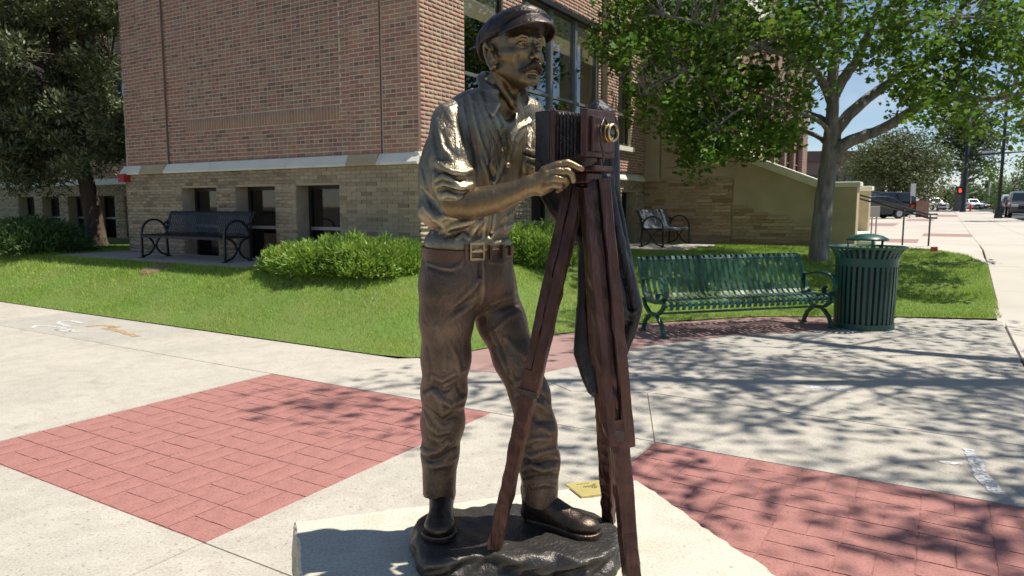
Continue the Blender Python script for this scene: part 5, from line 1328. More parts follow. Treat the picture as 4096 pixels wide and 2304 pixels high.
def bronze(name, dark, light, rough=.42, metal=.9, pt=(.47, .56), nscale=7, tool=.0012, tint=None, stretch=(1, 1, 1), mixn=.5):
    m = bpy.data.materials.new(name); m.use_nodes = True; nt = m.node_tree; b = nt.nodes['Principled BSDF']; N = nt.nodes.new; L = nt.links.new
    t = N('ShaderNodeTexCoord'); g = N('ShaderNodeNewGeometry')
    n1 = N('ShaderNodeTexNoise'); n1.inputs['Scale'].default_value = nscale; n1.inputs['Detail'].default_value = 8; n1.inputs['Roughness'].default_value = .65; mp_ = N('ShaderNodeMapping'); mp_.inputs['Scale'].default_value = stretch; L(t.outputs['Object'], mp_.inputs[0]); L(mp_.outputs[0] if stretch[2] < .2 else t.outputs['Object'], n1.inputs['Vector'])
    pr = N('ShaderNodeMapRange'); pr.inputs[1].default_value = pt[0]; pr.inputs[2].default_value = pt[1]; L(g.outputs['Pointiness'], pr.inputs[0])
    ad = N('ShaderNodeMath'); ad.operation = 'MULTIPLY_ADD'; ad.inputs[1].default_value = mixn * 2.2; ad.inputs[2].default_value = -mixn * 1.1; L(n1.outputs['Fac'], ad.inputs[0])
    sm = N('ShaderNodeMath'); sm.operation = 'ADD'; sm.use_clamp = True; L(pr.outputs[0], sm.inputs[0]); L(ad.outputs[0], sm.inputs[1])
    mx_ = N('ShaderNodeMix'); mx_.data_type = 'RGBA'; mx_.inputs['A'].default_value = (*dark, 1); mx_.inputs['B'].default_value = (*light, 1); L(sm.outputs[0], mx_.inputs['Factor']); out = mx_.outputs['Result']
    if tint:                                        # patches of another patina
        n3 = N('ShaderNodeTexNoise'); n3.inputs['Scale'].default_value = 4.5; n3.inputs['Detail'].default_value = 6; L(t.outputs['Object'], n3.inputs['Vector'])
        r3 = N('ShaderNodeMapRange'); r3.inputs[1].default_value = .5; r3.inputs[2].default_value = .72; r3.inputs[4].default_value = .75; L(n3.outputs['Fac'], r3.inputs[0])
        m3 = N('ShaderNodeMix'); m3.data_type = 'RGBA'; L(r3.outputs[0], m3.inputs['Factor']); L(out, m3.inputs['A']); m3.inputs['B'].default_value = (*tint, 1); out = m3.outputs['Result']
    L(out, b.inputs['Base Color']); b.inputs['Metallic'].default_value = metal
    rr = N('ShaderNodeMapRange'); rr.inputs[3].default_value = rough + .10; rr.inputs[4].default_value = rough - .10; L(n1.outputs['Fac'], rr.inputs[0]); L(rr.outputs[0], b.inputs['Roughness'])
    n2 = N('ShaderNodeTexNoise'); n2.inputs['Scale'].default_value = 95; n2.inputs['Detail'].default_value = 5; n2.inputs['Distortion'].default_value = 1.6; L(mp_.outputs[0], n2.inputs['Vector'])
    n4 = N('ShaderNodeTexNoise'); n4.inputs['Scale'].default_value = 30; n4.inputs['Detail'].default_value = 6; n4.inputs['Distortion'].default_value = 2.2; L(mp_.outputs[0], n4.inputs['Vector'])
    b4 = N('ShaderNodeBump'); b4.inputs['Distance'].default_value = tool * 3.0; L(n4.outputs['Fac'], b4.inputs['Height'])
    bp = N('ShaderNodeBump'); bp.inputs['Distance'].default_value = tool; L(n2.outputs['Fac'], bp.inputs['Height']); L(b4.outputs[0], bp.inputs['Normal']); L(bp.outputs[0], b.inputs['Normal'])
    return m
M['b_shirt'] = bronze('bronze_shirt_patina', (.070, .053, .038), (.52, .44, .30), .37, .82, (.46, .56), 5, .0014, (.13, .10, .07), (1, 1, .45))
M['b_skin'] = bronze('bronze_skin_patina', (.085, .055, .032), (.42, .31, .17), .40, .80, (.45, .57), 9, .0008, (.20, .125, .07))
M['b_trousers'] = bronze('dark_trouser_patina', (.062, .045, .036), (.27, .19, .14), .45, .70, (.46, .57), 5, .0016, (.07, .05, .042), (1, 1, .5))
M['b_boot'] = bronze('dark_boot_patina', (.030, .023, .020), (.17, .125, .095), .38, .85, (.46, .58), 8, .0008)
M['b_belt'] = bronze('brown_belt_patina', (.055, .03, .022), (.17, .10, .07), .40, .85, (.46, .58), 8, .0008)
M['b_buckle'] = bronze('worn_buckle', (.12, .09, .05), (.45, .35, .2), .35, .9, (.44, .55), 12, .0004)
M['b_cap'] = bronze('blue_black_cap_patina', (.024, .021, .022), (.15, .11, .085), .42, .78, (.47, .59), 6, .0012, (.016, .021, .045))
M['b_wood'] = bronze('red_brown_wood_patina', (.022, .0115, .011), (.125, .062, .050), .32, .70, (.46, .60), 14, .0018, (.018, .011, .011), (1, 1, .10), .8)
M['b_dark'] = bronze('black_leather_patina', (.016, .014, .015), (.085, .070, .065), .34, .8, (.46, .58), 8, .0010)
M['b_cloth'] = bronze('black_cloth_patina', (.014, .014, .016), (.075, .075, .080), .38, .8, (.46, .58), 6, .0014, None, (1, 1, .4))
M['b_brass'] = bronze('brass_lens_ring', (.16, .11, .04), (.55, .42, .20), .34, .95, (.42, .56), 14, .0004)
M['b_base'] = bronze('dark_bronze_ground', (.042, .037, .033), (.17, .15, .13), .45, .75, (.46, .57), 7, .0014, (.065, .062, .06))
M['b_glass'] = mat('lens_glass', (.02, .025, .03), .08, var=.1, spec=.9)

ZB = .404                                          # top of the bronze ground
# ---------------------------------------------------------------- stone plinth and plaque
M['plinth'] = concrete('buff_sandstone_plinth', (.70, .645, .52), (.92, .89, .83), 23, .66)
ZS = .332
bl_, br_, fr_ = GV(735, 1310, ZS), GV(1604, 1206, ZS), GV(1960, 1449, ZS)
ed = (fr_ - br_).normalized()
def plinth():
    base = [bl_, br_, br_ + ed * 1.55, bl_ + (GV(752, 1449, ZS) - bl_).normalized() * 1.45]
    pts = []
    for i in range(4):
        p, q = base[i], base[(i + 1) % 4]; n = 44
        nn = Vector(((q - p).y, -(q - p).x, 0)).normalized()
        for k in range(n):
            t = k / n; w = (.004 * math.sin(t * 17 + i * 2) + .003 * math.sin(t * 43 + i) + random.uniform(-.005, .005)) * (0.2 if k == 0 else 1)
            pts.append(p + (q - p) * t + nn * w)
    c = sum(base, Vector()) / 4; n = len(pts); vs = []; rows = [(.0, .985, 0), (-.012, .997, .004), (-.06, 1.0, .014), (-.14, .995, .016), (-.22, 1.004, .016), (-.30, .998, .014), (-.345, 1.0, .01)]
    for dz, s, j in rows:
        for p in pts:
            d = p - c; vs.append(c + d * s + Vector((random.uniform(-j, j), random.uniform(-j, j), dz + (random.uniform(-j, j) * .35 if -.3 < dz < -.02 else 0))))
    fs = []
    for i in range(len(rows) - 1):
        for k in range(n): fs.append((i * n + k, i * n + (k + 1) % n, (i + 1) * n + (k + 1) % n, (i + 1) * n + k))
    fs.append(tuple(range(n)))
    vs = [v - c for v in vs]
    mb = MB(); mb.add(vs, fs); o = mb.build('stone_plinth', M['plinth']); o.location = c
    tag(o, 'rough-edged buff stone slab carrying the bronze photographer', 'plinth')
plinth()
# brass plaque at the back of the slab
M['plaque'] = mat('brass_plaque', (.66, .54, .20), .42, metal=.35, var=.10, scale=9); M['engrave'] = mat('engraved_mark', (.06, .05, .03), .8)
pq = [GV(1422, 1222, ZS), GV(1463, 1254, ZS), GV(1596, 1238, ZS), GV(1556, 1207, ZS)]
pc = sum(pq, Vector()) / 4
root = empty('brass_plaque', pc, 0, 'yellow brass plaque lying on the slab behind the tripod', 'plaque')
mb = MB(); mb.prism([p - pc + Vector((0, 0, .001)) for p in pq], (0, 0, .009)); mb.build('plate', M['plaque'], root, bevel=.001)
ux = (pq[3] - pq[0]); uy = (pq[0] - pq[1]); P0 = pq[1] - pc
mb = MB()
def dab(u, v, w, h): mb.box(P0 + ux * u + uy * v + Vector((0, 0, .0106)), (w, h, .0008), Matrix.Rotation(math.atan2(ux.y, ux.x), 3, 'Z'))
for i in range(11): dab(.17 + i * .021, .83 + (i % 2) * .01, .0025, .004)                  # faint line of lettering
for (u, v) in ((.22, .60), (.25, .64), (.25, .57), (.28, .62), (.30, .56), (.31, .64), (.33, .60), (.35, .55), (.36, .64), (.38, .59), (.40, .54), (.40, .66), (.42, .61), (.43, .70), (.44, .55), (.45, .65), (.46, .74), (.35, .49), (.38, .46), (.41, .48)):
    dab(u, v, .005, .0055)
mb.build('engraving', M['engrave'], root)['kind'] = 'stuff'

statue = empty('bronze_statue', Vector((.05, 2.42, ZS)), 0, 'bronze man in cap and rolled sleeves working an old camera on a tripod', 'statue')
SO = Vector(statue.location)
def sdf_obj(name, f, lo, hi, h, m, parent, smooth_it=1):
    v, q = polygonize(f, lo, hi, h)
    o = np_mesh(name, v - np.array(SO), q, m, parent, True)
    return o
def spart(mb, name, m, parent, **k):
    mb.v = [tuple(Vector(p) - SO) for p in mb.v]; return mb.build(name, m, parent, **k)

# ---------------------------------------------------------------- body frame
FW = npv((.70, -.714, 0)); RT = npv((-.714, -.70, 0)); UP = npv((0, 0, 1))
LEAN = npv((.20, -.05, .98)); LEAN /= np.linalg.norm(LEAN)
TB = np.stack([RT, np.cross(LEAN, RT) * -1, LEAN])   # torso axes: right, forward, up
P_ = lambda x, y, Y: npv(PV(x, y, Y))
# right arm
SH_R, EL_R, WR_R = P_(1130, 305, 2.355), P_(1152, 512, 2.255), P_(1334, 466, 2.185)
SH_L, EL_L, WR_L = P_(1322, 292, 2.60), P_(1352, 420, 2.50), P_(1392, 405, 2.42)
def arms_skin(P):
    d = chain(P, [EL_R + npv((-.01, .01, .01)), P_(1192, 512, 2.245), P_(1250, 500, 2.22), P_(1300, 482, 2.20), WR_R], [.050, .050, .0435, .034, .0272])
    d = smin(d, cap(P, SH_R, EL_R, .05, .044), .02)
    # hand: back, palm, fingers closing on the bed of the camera
    pal = [P_(1352, 460, 2.178), P_(1378, 444, 2.172)]
    d = smin(d, chain(P, [WR_R, pal[0], P_(1372, 441, 2.172)], [.026, .027, .022]), .015)
    d = smin(d, chain(P, [WR_R, P_(1360, 474, 2.18), P_(1380, 468, 2.178)], [.024, .023, .019]), .012)
    for pts, rs in (
        ([P_(1370, 430, 2.172), P_(1399, 416, 2.168), P_(1427, 410, 2.168), P_(1441, 415, 2.166), P_(1463, 425.5, 2.168)], [.0155, .0125, .0120, .0108, .0088]),
        ([P_(1376, 440, 2.166), P_(1402, 431, 2.162), P_(1428, 431, 2.162), P_(1437, 438, 2.165), P_(1442, 455, 2.175)], [.0150, .0125, .0122, .0110, .0090]),
        ([P_(1376, 455, 2.164), P_(1397, 449, 2.158), P_(1419, 452, 2.160), P_(1424, 460, 2.172), P_(1420, 468, 2.185)], [.0150, .0128, .0120, .0108, .009]),
        ([P_(1372, 469, 2.166), P_(1390, 464, 2.160), P_(1407, 467, 2.163), P_(1410, 474, 2.173), P_(1404, 480, 2.185)], [.0135, .0115, .0105, .0095, .008]),
        ([P_(1348, 448, 2.19), P_(1380, 436, 2.205), P_(1408, 425, 2.215), P_(1430, 420, 2.22)], [.017, .0145, .0125, .0100])):
        d = smin(d, chain(P, pts, rs), .0045)
    # nail of the index finger
    d = smin(d, ell(P, P_(1461, 420.5, 2.160), (.006, .004, .005)), .003)
    # left forearm and hand behind the camera
    d2 = chain(P, [SH_L, EL_L, P_(1376, 412, 2.46), WR_L, P_(1412, 408, 2.38)], [.05, .046, .042, .03, .032]); d2 = smin(d2, chain(P, [P_(1405, 405, 2.39), P_(1422, 395, 2.36), P_(1432, 400, 2.345)], [.014, .012, .009]), .008)
    return np.minimum(d, d2)

# ---------------------------------------------------------------- head
yaw = R(34); HS = 1.06
HF = npv((math.sin(yaw), -math.cos(yaw), 0)); HL = npv((math.cos(yaw), math.sin(yaw), 0))      # forward, his left
pit = R(2); HFt = HF * math.cos(pit) + UP * math.sin(pit); HU = UP * math.cos(pit) - HF * math.sin(pit)
HM = np.stack([HL, HFt, HU]); HO = P_(1335, 114.5, 2.35) - HFt * (.085 * HS) - HU * (.017 * HS)
def hl(P): return ((P - HO) @ HM.T / HS).astype(F32)
def hw(x, y, z): return HO + (HL * x + HFt * y + HU * z) * HS
def head(P):
    q = hl(P); s = q.copy(); s[:, 0] = np.abs(s[:, 0])                                          # mirrored features
    d = ell(q, (0, -.008, .045), (.076, .100, .088))                                            # skull
    d = smin(d, ell(q, (0, .038, -.024), (.060, .056, .072)), .035)                             # face mass
    d = smin(d, ell(q, (0, .052, -.070), (.035, .031, .026)), .022)                             # jaw front
    d = smin(d, cap(s, (.055, .002, -.044), (.022, .070, -.079), .015, .013), .020)             # jaw line
    d = smin(d, cap(s, (.049, .060, -.012), (.060, .020, -.004), .014, .012), .016)             # cheek bone
    d = smin(d, cap(s, (.008, .088, .036), (.052, .066, .034), .0095, .008), .012)              # brow ridge
    d = smax(d, -ell(s, (.031, .097, .016), (.0165, .014, .0105)), .010)                        # eye socket
    d = smax(d, -ell(s, (.034, .088, -.034), (.014, .012, .018)), .016)                         # hollow below the cheek bone
    d = smin(d, chain(q, [(0, .086, .026), (0, .100, .006), (0, .1165, -.016)], [.0075, .0085, .0095]), .007)   # nose bridge
    d = smin(d, ell(q, (0, .1165, -.020), (.0098, .0100, .0085)), .005)
    d = smin(d, ell(s, (.0125, .104, -.024), (.0068, .0100, .0068)), .005)                      # wings of the nose
    d = smax(d, -ell(s, (.007, .110, -.0305), (.0040, .0050, .0032)), .003)
    d = smin(d, ell(q, (0, .083, -.052), (.024, .016, .018)), .014)                             # mouth mound
    d = smin(d, cap(s, (0, .099, -.0605), (.019, .088, -.0600), .0052, .003), .004)             # lips
    d = smin(d, cap(s, (0, .0985, -.0690), (.015, .090, -.0670), .0056, .003), .004)
    d = smax(d, -cap(s, (0, .105, -.0648), (.021, .091, -.0635), .0018, .0012), .0025)
    d = smin(d, ell(q, (0, .080, -.087), (.019, .014, .013)), .010)                             # chin
    d = smax(d, -cap(s, (0, .099, -.0770), (.012, .092, -.0765), .0040, .003), .006)
    d = smax(d, -cap(s, (.017, .101, -.028), (.027, .086, -.062), .0030, .0022), .006)          # fold from nose to mouth
    # moustache, swept to both sides
    d = smin(d, chain(s, [(.000, .107, -.044), (.010, .1055, -.0475), (.022, .098, -.0545), (.033, .087, -.0605), (.040, .0795, -.0600)], [.0085, .0088, .0072, .0046, .0022]), .0035)
    # eyes: balls, lids
    d = np.minimum(d, np.linalg.norm(s - npv((.0315, .0770, .0155)), axis=1) - .0125)
    d = smin(d, chain(s, [(.0175, .0870, .0150), (.0245, .0905, .0205), (.0325, .0905, .0222), (.0405, .0850, .0195), (.0455, .0775, .0140)], [.0016, .0024, .0027, .0025, .0016]), .0022)
    d = smin(d, chain(s, [(.0180, .0865, .0125), (.0255, .0885, .0088), (.0340, .0880, .0076), (.0415, .0835, .0095), (.0455, .0775, .0130)], [.0014, .0020, .0022, .0020, .0014]), .0022)
    d = smax(d, -(np.linalg.norm(s - npv((.0325, .0908, .0158)), axis=1) - .0030), .0015)        # drilled pupil
    d = smin(d, chain(s, [(.0130, .0945, .0325), (.0240, .0965, .0385), (.0370, .0900, .0410), (.0500, .0760, .0350)], [.0030, .0042, .0040, .0020]), .004)   # eyebrow
    # ears
    s = (s + npv((-.007, .002, .004)) - npv((.076, 0, 0))) / npv((1.1, 1.25, 1.28)) + npv((.076, 0, 0))
    e = chain(s, [(.0760, .010, -.012), (.0830, -.004, .014), (.0850, -.016, .030), (.0830, -.026, .026), (.0800, -.027, .008), (.0770, -.018, -.014), (.0745, -.004, -.030), (.0730, .006, -.026)], [.0045, .0042, .0048, .0048, .0045, .0042, .0062, .0058])
    e = smin(e, ell(s, (.0735, -.010, .003), (.0060, .0155, .027)), .004)
    e = smax(e, -ell(s, (.0815, -.007, .004), (.0065, .0085, .0150)), .003)
    d = smin(d, e, .005) * HS
    # neck
    nk = chain(P, [hw(0, -.030, -.03), P_(1266, 215, 2.455), P_(1258, 262, 2.475)], [.056, .057, .066]); d = smin(d, nk, .022)
    d = smin(d, chain(P, [hw(-.060, -.016, -.045), P_(1262, 222, 2.40), P_(1286, 256, 2.40)], [.012, .0125, .010]), .014)
    d = smin(d, chain(P, [hw(.0, .018, -.085), P_(1292, 236, 2.43), P_(1294, 264, 2.415)], [.016, .017, .014]), .018)     # throat
    return d
def body(P):
    d = np.full(len(P), 1e3, F32)
    hi_ = P[:, 2] > 1.72
    if hi_.any(): d[hi_] = head(P[hi_])
    lo_ = P[:, 2] < 1.95
    if lo_.any():
        q = P[lo_]; t = cap(q, P_(1258, 262, 2.48), P_(1185, 560, 2.47), .062, .09); t = smin(t, cap(q, SH_R, SH_L, .05, .05), .03); d[lo_] = smin(d[lo_], np.minimum(t, smin(t, arms_skin(q), .006)), .012)
    return d
figure = sdf_obj('figure', body, (-.36, 2.02, 1.40), (.42, 2.75, 2.215), .0024, M['b_skin'], statue)

def moust(P):
    q = hl(P); s = q.copy(); s[:, 0] = np.abs(s[:, 0])
    d = chain(s, [(.000, .1075, -.0435), (.010, .1065, -.0465), (.022, .0995, -.0535), (.034, .0885, -.0605), (.043, .0795, -.0590)], [.0095, .0102, .0088, .0058, .0026])
    return (d + .0009 * np.sin(q[:, 0] * 900 + q[:, 2] * 700)) * HS
sdf_obj('moustache', moust, hw(0, .09, -.05) - npv((.075, .075, .04)), hw(0, .09, -.05) + npv((.075, .075, .04)), .0018, M['b_boot'], figure)
# ---------------------------------------------------------------- cap
def capf(P):
    q = hl(P); t = q.copy(); t[:, 2] -= .16 * t[:, 1]                                              # higher in front
    d = ell(t, (0, -.020, .076), (.097, .116, .064)); d = smin(d, ell(t, (0, -.068, .045), (.088, .062, .062)), .03)
    d = smin(d, ell(t, (0, .062, .084), (.080, .060, .036)), .03)
    d = smax(d, (.050 + .75 * np.minimum(t[:, 1] + .055, 0)) - t[:, 2], .008)
    for sm_ in ([(0, .10, .108), (0, .05, .130), (0, -.02, .1405), (0, -.08, .122), (0, -.13, .07)], [(-.102, .0, .06), (-.088, .015, .105), (-.05, .022, .132), (0, .02, .140)], [(-.098, -.06, .05), (-.075, -.05, .108), (-.03, -.03, .137)], [(.095, -.05, .06), (.07, -.04, .115), (.03, -.03, .137)]):
        d = smax(d, -chain(t, sm_, [.0028] * len(sm_)), .005)
    d = smin(d, np.linalg.norm(t - npv((0, -.02, .141)), axis=1) - .008, .003)
    d += wrinkle(q, .0026, 44)
    b = np.abs(ell(q, (0, .060, .030), (.090, .112, .078))) - .0036                               # arched visor
    b = smax(b, (.040 + .22 * (q[:, 1] - .05)) - q[:, 2], .004); b = smax(b, .046 - q[:, 1], .004)
    return smin(d, b, .006) * HS
sdf_obj('cap', capf, HO + npv((-.22, -.24, -.07)), HO + npv((.24, .22, .20)), .0026, M['b_cap'], figure)

# ---------------------------------------------------------------- shirt
def shirt0(P):
    ch = ell(P, P_(1216, 362, 2.475), (.186, .126, .175), TB)
    d = smin(ch, ell(P, P_(1190, 475, 2.475), (.184, .138, .175), TB), .06)
    d = smin(d, ell(P, P_(1172, 548, 2.475), (.180, .142, .080), TB), .03); d = smin(d, ell(P, P_(1178, 612, 2.47), (.168, .130, .080), np.stack([RT, FW, UP])), .018)
    d = smin(d, cap(P, SH_R + npv((.012, .01, -.004)), SH_L + npv((-.012, 0, -.012)), .054, .054), .035)
    d = smin(d, cap(P, P_(1254, 252, 2.485), P_(1186, 282, 2.42), .054, .052), .03)
    d = smin(d, cap(P, P_(1260, 252, 2.485), P_(1310, 282, 2.55), .052, .050), .03)
    d = smin(d, ell(P, P_(1112, 440, 2.46), (.070, .095, .15), TB), .05)                           # loose cloth at the back
    # right sleeve: full upper arm, rolled cuff
    sl = chain(P, [SH_R, P_(1128, 350, 2.33), P_(1133, 402, 2.297), P_(1142, 455, 2.27)], [.058, .066, .071, .066])
    d = smin(d, sl, .022)
    cu = chain(P, [P_(1141, 452, 2.268), P_(1148, 474, 2.262)], [.072, .066]); d = smin(d, cu, .008)
    d = smin(d, chain(P, [P_(1150, 478, 2.262), P_(1156, 492, 2.258)], [.062, .055]), .006)
    # left sleeve
    sl = chain(P, [SH_L, P_(1334, 345, 2.565), P_(1346, 392, 2.52), P_(1352, 412, 2.50)], [.068, .068, .066, .062]); d = smin(d, sl, .022)
    # opening at the neck and the flat below the belt
    d = smax(d, -chain(P, [P_(1262, 200, 2.475), P_(1266, 246, 2.46), P_(1292, 290, 2.37), P_(1288, 338, 2.325)], [.066, .056, .030, .012]), .006)
    d = smax(d, -(P[:, 2] - float(P_(1178, 634, 2.47)[2])) * .9, .01)
    return d + wrinkle(P, .0016, 30)
rid = [  # (polyline in view pixels, radius, height): plus = raised fold, minus = groove
    ([(1205, 225), (1216, 270), (1238, 320), (1262, 372)], .010, .005), ([(1180, 240), (1196, 290), (1212, 350), (1228, 420)], .012, .007), ([(1160, 252), (1178, 310), (1190, 372), (1200, 430)], .012, .007),
    ([(1192, 262), (1206, 315), (1222, 372)], .010, -.006), ([(1170, 268), (1184, 322), (1196, 385), (1206, 440)], .011, -.007), ([(1148, 268), (1160, 320), (1172, 372)], .010, -.006),
    ([(1130, 270), (1142, 300), (1150, 345), (1155, 385)], .010, .005), ([(1100, 300), (1108, 340), (1118, 378), (1135, 400)], .010, .006), ([(1112, 330), (1122, 365), (1140, 385)], .009, -.005),
    ([(1090, 330), (1096, 370), (1106, 402)], .010, -.005), ([(1098, 408), (1112, 420), (1135, 432), (1165, 436), (1188, 428)], .011, .008), ([(1092, 425), (1110, 438), (1140, 450), (1170, 452)], .010, -.008),
    ([(1096, 452), (1112, 444), (1130, 450), (1150, 462)], .009, .007), ([(1098, 470), (1116, 462), (1140, 470), (1165, 474), (1190, 464)], .009, .007), ([(1100, 482), (1120, 476), (1150, 486), (1180, 486)], .009, -.007),
    ([(1112, 498), (1124, 490), (1144, 496)], .008, .005),
    ([(1060, 430), (1070, 470), (1078, 520)], .012, .006), ([(1052, 500), (1075, 530), (1105, 560), (1130, 590)], .012, .007), ([(1060, 475), (1085, 510), (1110, 540)], .011, -.006), ([(1045, 535), (1060, 560), (1090, 585)], .010, .006),
    ([(1090, 555), (1120, 545), (1145, 548)], .010, .005), ([(1110, 585), (1140, 570), (1170, 562), (1200, 552)], .012, .009), ([(1120, 598), (1155, 586), (1190, 570)], .010, -.006), ([(1180, 600), (1195, 575), (1215, 556)], .010, .006),
    ([(1232, 600), (1250, 585), (1275, 572), (1295, 562)], .011, .007), ([(1245, 606), (1270, 596), (1298, 586)], .009, -.006), ([(1262, 560), (1285, 540), (1300, 520)], .010, .005), ([(1150, 600), (1165, 590), (1178, 600)], .008, .005),
    ([(1232, 420), (1245, 450), (1250, 475)], .012, -.009), ([(1210, 400), (1225, 440), (1232, 470)], .010, .006), ([(1290, 400), (1300, 360), (1318, 330)], .010, .005), ([(1315, 285), (1322, 330), (1318, 380)], .009, .004), ([(1330, 285), (1340, 330), (1338, 370)], .009, -.004),
    ([(1328, 380), (1342, 384), (1358, 382)], .009, .006), ([(1326, 396), (1342, 402), (1358, 400)], .009, .006), ([(1328, 412), (1344, 418), (1358, 414)], .008, .005), ([(1328, 389), (1342, 394), (1358, 392)], .007, -.005), ([(1328, 405), (1344, 410), (1358, 408)], .007, -.005),
    ([(1245, 290), (1262, 330), (1270, 372), (1264, 420), (1246, 462)], .008, .0045), ([(1262, 300), (1274, 335), (1280, 372), (1272, 420), (1252, 470)], .006, -.006),   # placket edges
    ([(1228, 520), (1222, 560), (1216, 598)], .007, .004), ([(1244, 520), (1240, 560), (1234, 598)], .005, -.004),
    ([(1118, 262), (1150, 245), (1190, 222), (1205, 214)], .007, .003), ([(1096, 268), (1112, 264), (1122, 272), (1132, 300)], .007, .004)]
shirt1 = Folds(shirt0, [(p_, r_, h_ * (1.05 if min(q_[1] for q_ in p_) > 375 else .5)) for p_, r_, h_ in rid], .007)
# collar: a stand and two points, drawn on the shirt
col_pts, col_n = trace(shirt1, [(1206, 192), (1214, 232), (1228, 262), (1240, 284), (1256, 268), (1258, 240), (1250, 215)], .006)
CL = [P_(1204, 196, 2.47), P_(1209, 228, 2.40), P_(1222, 264, 2.355), P_(1240, 290, 2.335), P_(1256, 262, 2.345), P_(1248, 232, 2.37)]
def slab_poly(P, pts, th, tri):
    d = None
    for a, b, c in tri:                              # thick triangles
        a, b, c = pts[a], pts[b], pts[c]; n = np.cross(b - a, a - c); ba, cb, ac = b - a, c - b, a - c; pa, pb, pc_ = P - a, P - b, P - c
        ins = (np.sign((np.cross(ba, n) * pa).sum(1)) + np.sign((np.cross(cb, n) * pb).sum(1)) + np.sign((np.cross(ac, n) * pc_).sum(1))) >= 2
        def sg(e, p): h = np.clip(p @ e / (e @ e), 0, 1); return ((p - h[:, None] * e) ** 2).sum(1)
        de = np.minimum(np.minimum(sg(ba, pa), sg(cb, pb)), sg(ac, pc_)); dn = (pa @ n) ** 2 / (n @ n)
        t = np.sqrt(np.where(ins, dn, de)) - th; d = t if d is None else np.minimum(d, t)
    return d
CR = [P_(1314, 214, 2.44), P_(1324, 236, 2.41), P_(1333, 264, 2.385), P_(1320, 270, 2.375), P_(1310, 246, 2.39)]
LAP = [P_(1330, 296, 2.365), P_(1334, 300, 2.36), P_(1337, 308, 2.352), P_(1304, 326, 2.325), P_(1289, 354, 2.312), P_(1285, 336, 2.318), P_(1300, 314, 2.335)]
def collar(P):
    d = smin(slab_poly(P, CL, .0055, [(0, 1, 5), (1, 4, 5), (1, 2, 4), (2, 3, 4)]), slab_poly(P, CR, .0055, [(0, 1, 4), (1, 3, 4), (1, 2, 3)]), .004)
    st = chain(P, [P_(1248, 232, 2.375), P_(1222, 216, 2.43), P_(1207, 198, 2.475), P_(1216, 188, 2.54), P_(1262, 192, 2.565), P_(1306, 208, 2.53), P_(1318, 222, 2.47)], [.012] * 7)
    d = smin(d, st, .008)
    return d
def shirtf(P):
    d = shirt1(P); m = P[:, 2] > 1.70
    if m.any():
        c = smin(collar(P[m]), slab_poly(P[m], LAP, .0045, [(0, 1, 6), (1, 2, 6), (2, 3, 6), (3, 5, 6), (3, 4, 5)]), .006)
        d[m] = smin(d[m], c, .006)
    return d
sdf_obj('shirt', shirtf, (-.40, 2.12, 1.40), (.20, 2.76, 2.03), .0036, M['b_shirt'], figure)
bt, bn = trace(shirtf, [(1265, 326), (1264, 374), (1277, 416), (1237, 582)], .001)
for p, n in zip(bt, bn):
    mb = MB(); mb.tube([Vector(p - n * .004), Vector(p + n * .004), Vector(p + n * .0065)], [.0085, .0085, .0045], 14); spart(mb, 'button', M['b_buckle'], figure, smooth=False)

# ---------------------------------------------------------------- trousers
RL = [(1124, 735, 2.41), (1124, 800, 2.42), (1122, 900, 2.45), (1117, 985, 2.465), (1114, 1060, 2.495), (1107, 1140, 2.52), (1104, 1262, 2.53)]; RLr = [.094, .0885, .083, .0765, .0745, .0640, .0585]
LL = [(1236, 735, 2.525), (1262, 810, 2.52), (1297, 900, 2.50), (1334, 995, 2.475), (1348, 1080, 2.475), (1356, 1160, 2.475), (1360, 1285, 2.475)]; LLr = [.092, .0830, .0750, .0675, .0715, .0705, .0610]
def trous0(P):
    pel = ell(P, P_(1177, 690, 2.47), (.172, .132, .125), np.stack([RT, FW, UP]))
    r = chain(P, [P_(*q) for q in RL], RLr, .03); l = chain(P, [P_(*q) for q in LL], LLr, .03)
    pel = smin(pel, ell(P, P_(1178, 645, 2.47), (.168, .129, .11), np.stack([RT, FW, UP])), .02)
    d = smin(smin(pel, r, .05), smin(pel, l, .05), .018); d = np.minimum(d, smin(r, l, .012))
    top = float(P_(1178, 612, 2.47)[2]); d = smax(d, P[:, 2] - top, .006); d = smax(d, float(P_(1104, 1246, 2.53)[2]) + .007 * np.sin(P[:, 0] * 38 + 1) + .005 * np.sin(P[:, 1] * 52) - P[:, 2], .004)
    for q, rr in (((1104, 1222, 2.53), None), ((1358, 1238, 2.475), None)): pass
    return d + wrinkle(P, .0016, 24, (1, 2, .5))
